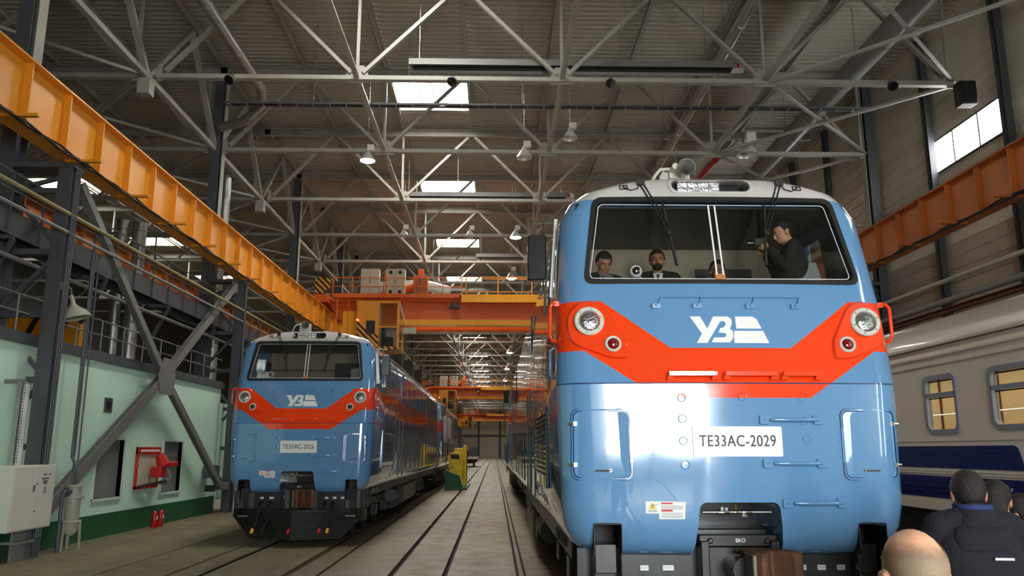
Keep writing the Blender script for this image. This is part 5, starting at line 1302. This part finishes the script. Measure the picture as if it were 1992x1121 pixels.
for y in (1.2, 3.0, 6.2, 8):
    mb = MB()
    for s in (-1, 1): mb.lathe([(0.1, -0.06), (0.5, -0.06), (0.5, 0.06), (0.1, 0.06)], (s * 0.8, y, 0.52), (1, 0, 0), 20)
    mb.tube([(-0.9, y, 0.52), (0.9, y, 0.52)], 0.08, 8); mb.build('wheelset', 'under', t)
mb = MB(); mb.box(-1.2, 1.2, 0.5, 8.5, 0.6, 1.0); mb.build('underframe', 'under', t)
for k, (x, y, a, b, h, m_) in enumerate(((-3.9, 105, 1.3, 2, 0.9, 'carblue'), (-2.8, 109, 1.0, 2, 1.25, 'steelgrey'))):
    zb = 1.25 if k < 2 else 0
    t = thing('crate', ['blue crate on the far flat wagon', 'grey crate on the far flat wagon', ][k], 'crate', (x, y, zb))
    mb = MB(); mb.box(-a / 2, a / 2, 0, b, 0, h); mb.build('box', m_, t, bevel=0.03)
    mb = MB(); mb.box(-a / 2 - .03, a / 2 + .03, -.03, b + .03, h - 0.12, h); mb.build('rim', 'steelgrey', t)
# pale panels on the far locomotive: blotchy window reflections put into their colour
for k, (y, lab) in enumerate(((43.2, 'blotchy window reflection panel on the dark locomotive behind 2026, nearer one'), (47.4, 'blotchy window reflection panel on the dark locomotive behind 2026, farther one'))):
    mb = MB(); mb.box(-2.715, -2.69, y, y + 2.9, 2.5, 4.0); mb.build('reflection_panel', 'reflectpanel', label=lab, cat='sheet', kind='thing')

# ================================================================ CARRIAGE
t = thing('passenger_carriage', 'beige passenger carriage with navy stripes beside locomotive 2029', 'railway carriage', (0, 0, 0))
HW = 1.53; CL = 24.5
side = [(-HW + .04, 1.11), (-HW, 1.30), (-HW, 2.9), (-HW + .01, 3.42), (-HW + .01, 3.46), (-HW - .02, 3.47), (-HW - .02, 3.50), (-HW + .02, 3.51), (-HW + .02, 3.60), (-HW - .02, 3.61), (-HW - .02, 3.64), (-HW + .03, 3.65), (-HW + .06, 3.78)]
roof = [(-HW - .02, 3.79), (-HW - .02, 3.83), (-HW + .06, 3.85), (-HW + .10, 4.0), (-HW + .24, 4.2), (-HW + .48, 4.34), (-HW + .9, 4.45), (0, 4.52)]
wy = [(5.55, 6.74), (7.62, 8.55)]
wy = [(5.3, 6.74, 3.29, 2.37), (7.58, 8.56, 3.30, 2.34)] + [(9.8 + 1.9 * k, 10.8 + 1.9 * k, 3.3, 2.34) for k in range(6)] + [(1.6, 3.0, 3.29, 2.37), (3.45, 4.85, 3.29, 2.37)]
def car_side(s):
    mb = MB()
    P = [(s * a, b) for a, b in side]
    mb.grid([[(a, 0, b) for a, b in P], [(a, CL, b) for a, b in P]], smooth=False)
    return mb
mb = MB()
pr = [(a, b) for a, b in side] + [(-a, b) for a, b in reversed(side)]
mb.prism(pr, lambda u, v, k: (u, CL * k, v))
body = mb.build('body', 'carbeige', t)
cuts = []
for y0, y1, zt, zb in wy:
    c = MB(); c.prism(rrect(y0 + .06, y1 - .06, zb + .06, zt - .06, 0.12), lambda u, v, k: (-HW - 0.3 + 0.85 * k, u, v)); cuts.append(c.build('cutter', 'carinside'))
c = MB(); c.box(-HW + 0.08, 0.2, 0.6, CL - 0.6, 1.6, 3.6); cuts.append(c.build('cutter', 'carinside'))
bool_cut(body, cuts)
mb = MB(); rp = [(a, b) for a, b in roof] + [(-a, b) for a, b in reversed(roof[:-1])]
mb.prism(rp, lambda u, v, k: (u, CL * k, v)); mb.build('roof', 'carroof', t)
mb = MB(); mb.box(-HW + .09, 0.19, 0.65, CL - .65, 1.62, 1.66); mb.box(0.12, 0.18, 0.65, CL - .65, 1.66, 3.58); ln = mb.build('corridor_lining', 'carinside', t)
for k in range(12):
    mb = MB(); mb.box(0.10, 0.125, 1.5 + k * 1.9, 1.56 + k * 1.9, 1.66, 3.58); mb.build('door_post', 'rust', ln)
mb = MB(); mb.box(-0.9, -0.4, 1, CL - 1, 3.55, 3.58); mb.build('corridor_fill', emit('carriage corridor fill glow', (1.0, 0.93, 0.78, 1), 2.2), ln)  # unseen glowing strip added to brighten the corridor behind the windows
mb = MB(); mb.tube([(-0.2, 1, 2.75), (-0.2, CL - 1, 2.75)], 0.015, 6); mb.build('corridor_rail', 'chrome', ln)
for y0, y1, zt, zb in wy:
    mb = MB(); po = rrect(y0, y1, zb, zt, 0.16, 6); pi_ = rrect(y0 + .075, y1 - .075, zb + .075, zt - .075, 0.11, 6); n = len(po)
    X0 = -HW - 0.025
    vs = [(X0, u, v) for u, v in po] + [(X0, u, v) for u, v in pi_] + [(X0 + .05, u, v) for u, v in po] + [(X0 + .08, u, v) for u, v in pi_]
    fs = []
    for i in range(n):
        j = (i + 1) % n; fs += [(i, j, n + j, n + i), (n + i, n + j, 3 * n + j, 3 * n + i), (j, i, 2 * n + i, 2 * n + j)]
    mb.add(vs, fs); zm = zb + (zt - zb) * 0.66
    mb.box(X0, X0 + .05, y0 + .05, y1 - .05, zm - .035, zm + .035); fr = mb.build('window_frame', 'carframe', t)
    mb = MB(); mb.box(X0 + .055, X0 + .06, y0 + .06, y1 - .06, zb + .06, zt - .06); mb.build('window_glass', 'carglass', fr)
    mb = MB(); mb.box(X0 + .05, X0 + .07, y0 + .08, y1 - .08, zm - .06, zm - .04); mb.box(X0 + .05, X0 + .07, y0 + .08, y1 - .08, zt - .11, zt - .085); mb.build('sash_bar', 'ink', fr)
# corrugated navy stripes
def stripe(z0, z1, y0, y1, slant):
    mb = MB(); x = -HW
    n = 4; rows = []
    P = rpoly([(y0 + slant, z0), (y0, z1), (y1, z1), (y1, z0)], [0.05, 0.1, 0.02, 0.02])
    mb.prism(P, lambda u, v, k: (x - 0.012 + 0.014 * k, u, v))
    for q in range(1, 4):
        z = z0 + (z1 - z0) * q / 4; mb.box(x - 0.022, x, y0 + 0.12 + slant, y1 - .05, z - 0.012, z + 0.012)
    mb.build('navy_stripe', 'carblue', t)
stripe(1.80, 2.15, 6.25, CL - 0.1, -0.12); stripe(1.32, 1.67, 0.1, CL - 0.1, 0); stripe(1.80, 2.15, 0.1, 5.9, 0)
for z in (1.72, 1.76, 2.24):
    mb = MB(); mb.box(-HW - .015, -HW + .01, 0.02, CL - .02, z - .015, z + .012); mb.build('side_rib', 'carbeige', t)
mb = MB(); mb.box(-1.2, 1.2, 1, CL - 1, 0.55, 1.11); mb.build('underframe', 'under', t)
for yc in (3.8, CL - 3.8):
    mb = MB(); mb.box(-1.15, 1.15, yc - 1.7, yc + 1.7, 0.4, 0.75); bgc = mb.build('bogie', 'under', t, bevel=0.03)
    for a in (-1.2, 1.2):
        mb = MB()
        for s in (-1, 1): mb.lathe([(0.1, -0.06), (0.48, -0.06), (0.52, -0.04), (0.475, 0.0), (0.475, 0.07), (0.1, 0.07)], (s * 0.8, yc + a, 0.478), (s, 0, 0), 24)
        mb.build('wheelset', 'under', bgc)
t.location = (8.83, 5.0, 0)
# ================================================================ PEOPLE
def fuse(mb, name, m, parent, voxel=0.010, smooth=4):
    """join overlapping volumes into one continuous skin"""
    o = bpy.data.objects.new(name, mb.mesh(name)); C.objects.link(o)
    r = o.modifiers.new('remesh', 'REMESH'); r.mode = 'VOXEL'; r.voxel_size = voxel; r.use_smooth_shade = True
    sm = o.modifiers.new('smooth', 'SMOOTH'); sm.factor = 0.5; sm.iterations = smooth
    bpy.context.view_layer.update()
    me = bpy.data.meshes.new_from_object(o.evaluated_get(bpy.context.evaluated_depsgraph_get()))
    o.modifiers.clear(); o.data = me; me.name = name
    me.materials.clear(); me.materials.append(M[m])
    if parent is not None: o.parent = parent
    return o
def limb(mb, pts, rs, n=12):
    """tapering limb with round joints"""
    mb.tube(pts, rs, n)
    for p, r in zip(pts, rs): mb.ball(p, r, 12, 8)
def xf(mb, start, mtx):
    for i in range(start, len(mb.v)): mb.v[i] = mtx @ mb.v[i]
def head_shape(mb, mtx):
    """head looking along +y, origin at the middle of the skull, eyes at z = -0.01"""
    s = len(mb.v)
    mb.ball((0, -0.012, 0.022), (0.077, 0.098, 0.096), 22, 14)
    mb.ball((0, 0.022, -0.05), (0.062, 0.070, 0.075), 18, 12)
    mb.ball((0, 0.050, -0.092), (0.034, 0.032, 0.026), 12, 8)
    mb.ball((0, 0.078, 0.018), (0.052, 0.016, 0.014), 12, 8)
    for q in (-1, 1):
        mb.ball((q * 0.045, 0.065, -0.035), (0.022, 0.022, 0.020), 10, 8)
        mb.ball((q * 0.081, -0.012, -0.018), (0.011, 0.022, 0.034), 10, 8)
        mb.ball((q * 0.086, -0.020, -0.006), (0.008, 0.016, 0.020), 8, 6)
    mb.tube([(0, 0.083, 0.005), (0, 0.100, -0.022), (0, 0.108, -0.038), (0, 0.088, -0.046)], [0.009, 0.012, 0.016, 0.010], 8)
    mb.ball((0, 0.083, -0.068), (0.026, 0.012, 0.006), 10, 6); mb.ball((0, 0.082, -0.078), (0.023, 0.012, 0.007), 10, 6)
    xf(mb, s, mtx)
def hand_shape(mb, wrist, d, up, r=1.0, curl=0.5, side=1):
    """palm with four bent fingers of different length and a thumb; d = pointing direction, up = back of the hand"""
    d = Vector(d).normalized(); up = (Vector(up) - d * Vector(up).dot(d)).normalized(); sd = d.cross(up) * side
    w = Vector(wrist)
    mb.tube([w, w + d * 0.04, w + d * 0.085], [0.026, 0.036, 0.036], 10)
    for k, (o, L) in enumerate(((-0.028, 0.062), (-0.010, 0.075), (0.010, 0.070), (0.028, 0.055))):
        p0 = w + d * 0.085 + sd * o; d1 = (d * math.cos(curl) - up * math.sin(curl)); d2 = (d * math.cos(curl * 2.1) - up * math.sin(curl * 2.1))
        p1 = p0 + d1 * L * 0.5; p2 = p1 + d2 * L * 0.5
        mb.tube([p0 - d * 0.02, p0, p1, p2], [0.010, 0.0095, 0.009, 0.0075], 8)
    t0 = w + d * 0.03 - sd * 0.025; t1 = t0 + (d * 0.6 - sd * 0.7).normalized() * 0.04; t2 = t1 + (d * 0.9 - sd * 0.1 - up * 0.3).normalized() * 0.032
    mb.tube([t0, t1, t2], [0.013, 0.011, 0.009], 8)
def torso(mb, secs):
    """sections (z, y, half width, half depth)"""
    rows = []
    for z, y, a, b in secs:
        rows.append([(a * math.copysign(abs(math.cos(t)) ** 0.8, math.cos(t)), y + b * math.copysign(abs(math.sin(t)) ** 0.85, math.sin(t)), z) for t in [2 * PI * k / 24 for k in range(24)]])
    mb.grid(rows, True); n = 24
    b0 = len(mb.v) - len(rows) * n
    mb.f.append(tuple(b0 + k for k in range(n))); mb.sm.append(True)
    e = b0 + (len(rows) - 1) * n
    mb.f.append(tuple(e + k for k in range(n))); mb.sm.append(True)

def person(label, loc, rz, h, top, legs, skin, hair, arms, hm, hairfn, seated=False, group=None, voxel=0.010, lower=True, topsecs=None, fat=1.0):
    """arms: for each side (elbow, wrist, hand direction, back of hand); hm: head matrix; hairfn(mb) builds the hair in head space"""
    k = h / 1.75
    t = thing('person', label, 'person', loc, rz, group)
    sc = Matrix.Scale(k, 4)
    sh = [Vector((q * 0.185, 0.0, 1.42)) for q in (-1, 1)]
    b = MB()
    head_shape(b, hm)
    hc = hm.translation
    b.tube([(0, -0.02, 1.40), (0, -0.01, 1.48), (hc.x * 0.7, hc.y - 0.02, hc.z - 0.06)], [0.065, 0.058, 0.060], 14)
    torso(b, [(0.86, 0, 0.15, 0.10), (1.05, 0, 0.14, 0.09), (1.25, 0, 0.16, 0.10), (1.38, -0.01, 0.17, 0.09), (1.45, -0.015, 0.09, 0.06)])
    for (el, wr, hd, up), s0, q in zip(arms, sh, (-1, 1)):
        limb(b, [s0, el, wr], [0.046, 0.036, 0.026]); hand_shape(b, wr, hd, up, side=q, curl=0.45)
    hips = [Vector((q * 0.095, 0, 0.90)) for q in (-1, 1)]
    for q, hp in zip((-1, 1), hips): limb(b, [hp, (q * 0.105, 0.02, 0.49), (q * 0.11, -0.03, 0.10)], [0.075, 0.05, 0.04])
    xf(b, 0, sc)
    body = fuse(b, 'body', skin, t, voxel * 0.8, 3)
    # eyes
    for q in (-1, 1):
        e = MB(); s = len(e.v); e.ball((q * 0.030, 0.0775, -0.008), 0.0108, 10, 8); xf(e, s, sc @ hm); e.build('eye', 'filter', body)
        e = MB(); e.ball((q * 0.030, 0.0855, -0.008), 0.0062, 8, 6); xf(e, 0, sc @ hm); e.build('pupil', 'ink', body)
        e = MB(); e.tube([(q * 0.016, 0.094, 0.012), (q * 0.03, 0.093, 0.017), (q * 0.048, 0.082, 0.012)], 0.0035, 6); xf(e, 0, sc @ hm); e.build('eyebrow', hair, body)
    hb = MB(); hairfn(hb)
    xf(hb, 0, sc @ hm); fuse(hb, 'hair', hair, t, 0.006, 2)
    # jacket with sleeves
    j = MB()
    torso(j, topsecs or [(0.80, 0, 0.195 * fat, 0.135 * fat), (0.95, 0, 0.19 * fat, 0.135 * fat), (1.10, 0, 0.185 * fat, 0.13 * fat), (1.25, -0.005, 0.20 * fat, 0.135 * fat), (1.36, -0.01, 0.205, 0.125), (1.43, -0.015, 0.16, 0.095), (1.475, -0.015, 0.085, 0.075)])
    for (el, wr, hd, up), s0 in zip(arms, sh):
        wv = Vector(wr); ev = Vector(el); limb(j, [s0, s0.lerp(ev, 0.5), ev, wv.lerp(ev, 0.06)], [0.078, 0.066, 0.058, 0.044])
    for q in (-1, 1): j.tube([(q * 0.03, -0.03, 1.475), (q * 0.10, -0.02, 1.455), (q * 0.19, 0.0, 1.425)], [0.062, 0.066, 0.074], 14)
    xf(j, 0, sc); jk = fuse(j, 'jacket', top, t, voxel, 5)
    if lower:
        p = MB(); torso(p, [(0.78, 0, 0.16, 0.11), (0.92, 0, 0.175, 0.12), (1.0, 0, 0.165, 0.115)])
        for q in (-1, 1): limb(p, [(q * 0.095, 0, 0.84), (q * 0.105, 0.02, 0.49), (q * 0.11, -0.03, 0.11)], [0.098, 0.075, 0.062])
        xf(p, 0, sc); fuse(p, 'trousers', legs, t, voxel, 4)
        for q in (-1, 1):
            p = MB(); p.ball((q * 0.11, -0.03, 0.06), (0.05, 0.06, 0.06), 12, 8); p.ball((q * 0.115, 0.06, 0.045), (0.05, 0.12, 0.045), 14, 8); p.box(q * 0.115 - 0.045, q * 0.115 + 0.045, -0.09, 0.16, 0.0, 0.025); xf(p, 0, sc); fuse(p, 'shoe', 'blackmatt', t, 0.008, 2)
    return t, jk, sc
def hm_at(z=1.635, y=0.0, x=0.0, yaw=0.0, pitch=0.0, roll=0.0):
    return Matrix.Translation((x, y, z)) @ Matrix.Rotation(yaw, 4, 'Z') @ Matrix.Rotation(pitch, 4, 'X') @ Matrix.Rotation(roll, 4, 'Y')
def cap_hair(lo=-0.05, front=0.05, thick=0.010):
    def f(mb):
        # thick cap of short hair: back and sides down to the nape, open over the face
        rows = []
        for j in range(11):
            a = PI * 0.5 * j / 10 * 1.58
            row = []
            for i in range(28):
                ph = 2 * PI * i / 28
                lim = (1.0 if math.sin(ph) < -0.35 else 0.74) if math.sin(ph) < 0.3 else 0.46
                aa = min(a, PI * 0.5 * 1.58 * lim)
                st = math.sin(aa); rr = (0.079 + thick, 0.100 + thick, 0.098 + thick)
                row.append((rr[0] * st * math.cos(ph), -0.012 + rr[1] * st * math.sin(ph), 0.022 + rr[2] * math.cos(aa)))
            rows.append(row)
        inner = [[(p[0] * 0.86, p[1] * 0.86, p[2] * 0.86) for p in r] for r in reversed(rows)]
        mb.grid(rows + inner + [rows[0]], True)
    return f
def side_hair(mb):
    # ring of short hair round the sides and nape, bald crown
    rows = []
    for j in range(9):
        a = PI * (0.22 + 0.46 * j / 8)
        row = []
        for i in range(36):
            ph = 2 * PI * i / 36; fr = max(0.0, math.sin(ph))
            aa = a + 0.25 * max(0, -math.sin(ph)) * (-0.3 if j < 2 else 0.25 * j / 8)
            th = 0.004 if fr < 0.45 else -0.012
            st = math.sin(aa)
            row.append(((0.077 + th) * st * math.cos(ph), -0.012 + (0.098 + th) * st * math.sin(ph), 0.022 + (0.096 + th) * math.cos(aa)))
        rows.append(row)
    inner = [[(p[0] * 0.85, p[1] * 0.85, p[2]) for p in r] for r in reversed(rows)]
    mb.grid(rows + inner + [rows[0]], True)
down = lambda dx=0.05, fy=0.03: [((-0.25 - dx, -0.03, 1.14), (-0.25 - dx, fy, 0.90), (0, 0.1, -1), (-1, 0, 0)), ((0.25 + dx, -0.03, 1.14), (0.25 + dx, fy, 0.90), (0, 0.1, -1), (1, 0, 0))]
front_hold = [((-0.26, 0.08, 1.16), (-0.10, 0.30, 1.20), (0.5, 0.8, 0.2), (-0.5, 0, 1)), ((0.26, 0.08, 1.16), (0.10, 0.30, 1.20), (-0.5, 0.8, 0.2), (0.5, 0, 1))]
# bald man closest to the camera
t, jk, sc = person('balding man with short grey hair closest to the camera, seen from behind', (1.205, 2.40, 0), math.radians(-4), 1.86, 'darkcloth', 'darkcloth', 'skin', 'greyhair', down(), hm_at(1.633, 0.0, 0, 0.05, 0.22, -0.03), side_hair)
for ch in t.children:
    if ch.name.startswith('hair'): ch.data.materials[0] = thin_hair('thinning grey hair', srgb(150, 128, 104), 1.755, 1.835)
mb = MB(); mb.tube([(0.085 + 0.02 * math.cos(a), -0.02 + 0.005, 1.47 + 0.02 * math.sin(a)) for a in (0, 0.6, 1.2)], 0.008, 6)
# man in the navy jacket
t, jk, sc = person('man in a navy jacket with dark cropped hair, seen from behind', (2.97, 5.1, 0), math.radians(-8), 1.99, 'navy', 'darkcloth', 'skin2', 'darkhair', front_hold, hm_at(1.597, 0.03, 0, -0.15, -0.10), cap_hair(), fat=1.14)
mb = MB(); torso(mb, [(1.42, -0.02, 0.130, 0.105), (1.47, -0.02, 0.108, 0.100), (1.51, -0.012, 0.095, 0.094), (1.535, -0.008, 0.090, 0.090)]); xf(mb, 0, sc); fuse(mb, 'collar', 'navy', jk, 0.008, 2)
mb = MB(); torso(mb, [(1.515, -0.01, 0.0955, 0.096), (1.53, -0.008, 0.096, 0.096), (1.543, -0.006, 0.093, 0.093)]); xf(mb, 0, sc); fuse(mb, 'collar_lining', 'collar', jk, 0.006, 2)['label'] = 'blue collar lining'
mb = MB(); mb.box(0.02, 0.115, -0.168, -0.150, 1.268, 1.280); xf(mb, 0, sc); mb.build('shoulder_flash', 'steel', jk, label='small reflective strip')
mb = MB(); torso(mb, [(1.30, -0.11, 0.13, 0.045), (1.37, -0.10, 0.15, 0.05), (1.43, -0.08, 0.13, 0.05)]); xf(mb, 0, sc); fuse(mb, 'hood', 'navy', jk, 0.012, 5)
# woman with glasses pushed up on dark hair
def bun_hair(mb):
    cap_hair(thick=0.014)(mb); mb.ball((0, -0.07, -0.05), (0.075, 0.05, 0.075), 14, 10); mb.ball((0, -0.03, 0.03), (0.088, 0.1, 0.1), 16, 10)
t, jk, sc = person('woman in dark brown with sunglasses pushed up, behind the navy jacket man', (3.54, 5.75, 0), math.radians(-12), 1.86, 'browncloth', 'darkcloth', 'skin2', 'darkhair', front_hold, hm_at(1.635, 0.02, 0, -0.5, -0.1), bun_hair)
mb = MB()
for q in (-1, 1):
    mb.tube([(q * 0.095, -0.02, 0.055), (q * 0.09, 0.05, 0.075), (q * 0.06, 0.085, 0.08)], 0.004, 6)
    mb.lathe([(0.028, 0), (0.03, 0.004), (0.028, 0.008)], (q * 0.036, 0.085, 0.08), (0, 0.8, 0.4), 14)
xf(mb, 0, sc @ hm_at(1.635, 0.02, 0, -0.5, -0.1)); mb.build('sunglasses', 'steel', t, label='sunglasses on top of the head')
# person at the photo edge
t, jk, sc = person('person in dark maroon clothes at the edge of the photo beside the carriage', (4.02, 6.25, 0), math.radians(20), 1.74, 'maroon', 'darkcloth', 'skin2', 'darkhair', front_hold, hm_at(1.63, 0.02, 0, 0.2, -0.1), cap_hair(thick=0.02), fat=1.05)

# ---- people inside the cab of locomotive 2029 (cab floor at 2.58 m)
X0_, Y0_ = 2.22, 7.4
FL = 2.575
def shirt_tie(t, sc):
    mb = MB(); mb.prism([(-0.055, 1.47), (0.055, 1.47), (0.0, 1.18)], lambda u, v, k: (u, 0.128 + 0.01 * k - max(0, v - 1.34) * 0.28, v)); xf(mb, 0, sc); mb.build('shirt_front', 'shirt', t, label='white shirt front')
    mb = MB(); mb.prism([(-0.018, 1.455), (0.018, 1.455), (0.010, 1.42), (0.026, 1.22), (0.0, 1.18), (-0.026, 1.22), (-0.010, 1.42)], lambda u, v, k: (u, 0.142 + 0.008 * k - max(0, v - 1.34) * 0.28, v)); xf(mb, 0, sc); mb.build('tie', 'ink', t, label='dark tie')
def beard(mb):
    mb.ball((0, 0.040, -0.080), (0.056, 0.056, 0.048), 14, 10); mb.ball((0, 0.09, -0.052), (0.03, 0.012, 0.007), 10, 6)
# bearded man, seated low at the back
lo = [((-0.24, 0.05, 1.16), (-0.14, 0.22, 1.0), (0.4, 0.8, -0.2), (0, 0, 1)), ((0.24, 0.05, 1.16), (0.14, 0.22, 1.0), (-0.4, 0.8, -0.2), (0, 0, 1))]
def sit(label, x, y, headtop, h, rz, top, skin, hair, arms, hm, hf, **kw):
    return person(label, (X0_ + x, Y0_ + y, headtop - h), rz, h, top, 'darkcloth', skin, hair, arms, hm, hf, lower=False, **kw)
t, jk, sc = sit('bearded man in a dark suit and tie behind the windscreen of locomotive 2029', -0.38, 1.45, 4.31, 1.76, math.radians(172), 'darkcloth', 'skin2', 'darkhair', lo, hm_at(1.635, 0.02), cap_hair(thick=0.014))
shirt_tie(t, sc)
mb = MB(); beard(mb); xf(mb, 0, sc @ hm_at(1.635, 0.02)); fuse(mb, 'beard', 'darkhair', t, 0.006, 2)
mb = MB(); mb.box(-0.12, 0.10, 0.2, 0.215, 1.0, 1.13); xf(mb, 0, sc); mb.build('paper_sheet', 'shirt', t)
# person filming in profile
film = [((-0.22, 0.10, 1.20), (-0.09, 0.22, 1.42), (0.4, 0.7, 0.4), (-0.4, 0.5, 0.3)), ((0.22, 0.10, 1.20), (0.10, 0.22, 1.40), (-0.4, 0.7, 0.4), (0.4, 0.5, 0.3))]
t, jk, sc = sit('man in black filming in profile behind the windscreen of locomotive 2029', 0.98, 1.0, 4.56, 1.86, math.radians(82), 'darkcloth', 'skin', 'darkhair', film, hm_at(1.62, 0.06, 0, 0.15, -0.35), cap_hair(thick=0.010), fat=1.2)
mb = MB(); mb.box(-0.06, 0.05, 0.25, 0.35, 1.47, 1.545); mb.lathe([(0.03, 0), (0.033, 0.06), (0.033, 0.07), (0.001, 0.07)], (0.0, 0.35, 1.51), (0, 1, 0), 16); xf(mb, 0, Matrix.Translation((X0_ + 0.98, Y0_ + 1.0, 4.56 - 1.86)) @ Matrix.Rotation(math.radians(82), 4, 'Z') @ sc)
mb.build('video_camera', 'black', label='black camera held by the filming man in the cab', cat='camera', kind='thing')
# photographer whose face is behind a camera
cam_arms = [((-0.26, 0.14, 1.28), (-0.10, 0.26, 1.50), (0.4, 0.6, 0.6), (-0.4, 0.5, 0.3)), ((0.26, 0.14, 1.28), (0.10, 0.26, 1.50), (-0.4, 0.6, 0.6), (0.4, 0.5, 0.3))]
t, jk, sc = sit('dark clothed man looking down behind the windscreen corner near the mirror of locomotive 2029', -1.02, 1.35, 4.26, 1.74, math.radians(195), 'darkcloth', 'skin2', 'darkhair', lo, hm_at(1.625, 0.05, 0, 0, -0.5), cap_hair(thick=0.014))
mb = MB(); mb.box(-0.07, 0.07, 0.2, 0.26, -0.04, 0.04); mb.lathe([(0.035, 0), (0.04, 0.07), (0.001, 0.07)], (0, 0.26, 0), (0, 1, 0), 16)
xf(mb, 0, Matrix.Translation((X0_ - 1.02, Y0_ + 1.30, 3.90)) @ Matrix.Rotation(math.radians(180), 4, 'Z')); mb.build('photo_camera', 'black', label='small camera held up in the cab windscreen corner', cat='camera', kind='thing')
t, jk, sc = sit('dim man in a dark coat behind the windscreen strip of locomotive 2029', 0.36, 1.65, 4.24, 1.74, math.radians(175), 'darkcloth', 'skin2', 'darkhair', lo, hm_at(1.635, 0.02), cap_hair(thick=0.014))
shirt_tie(t, sc)
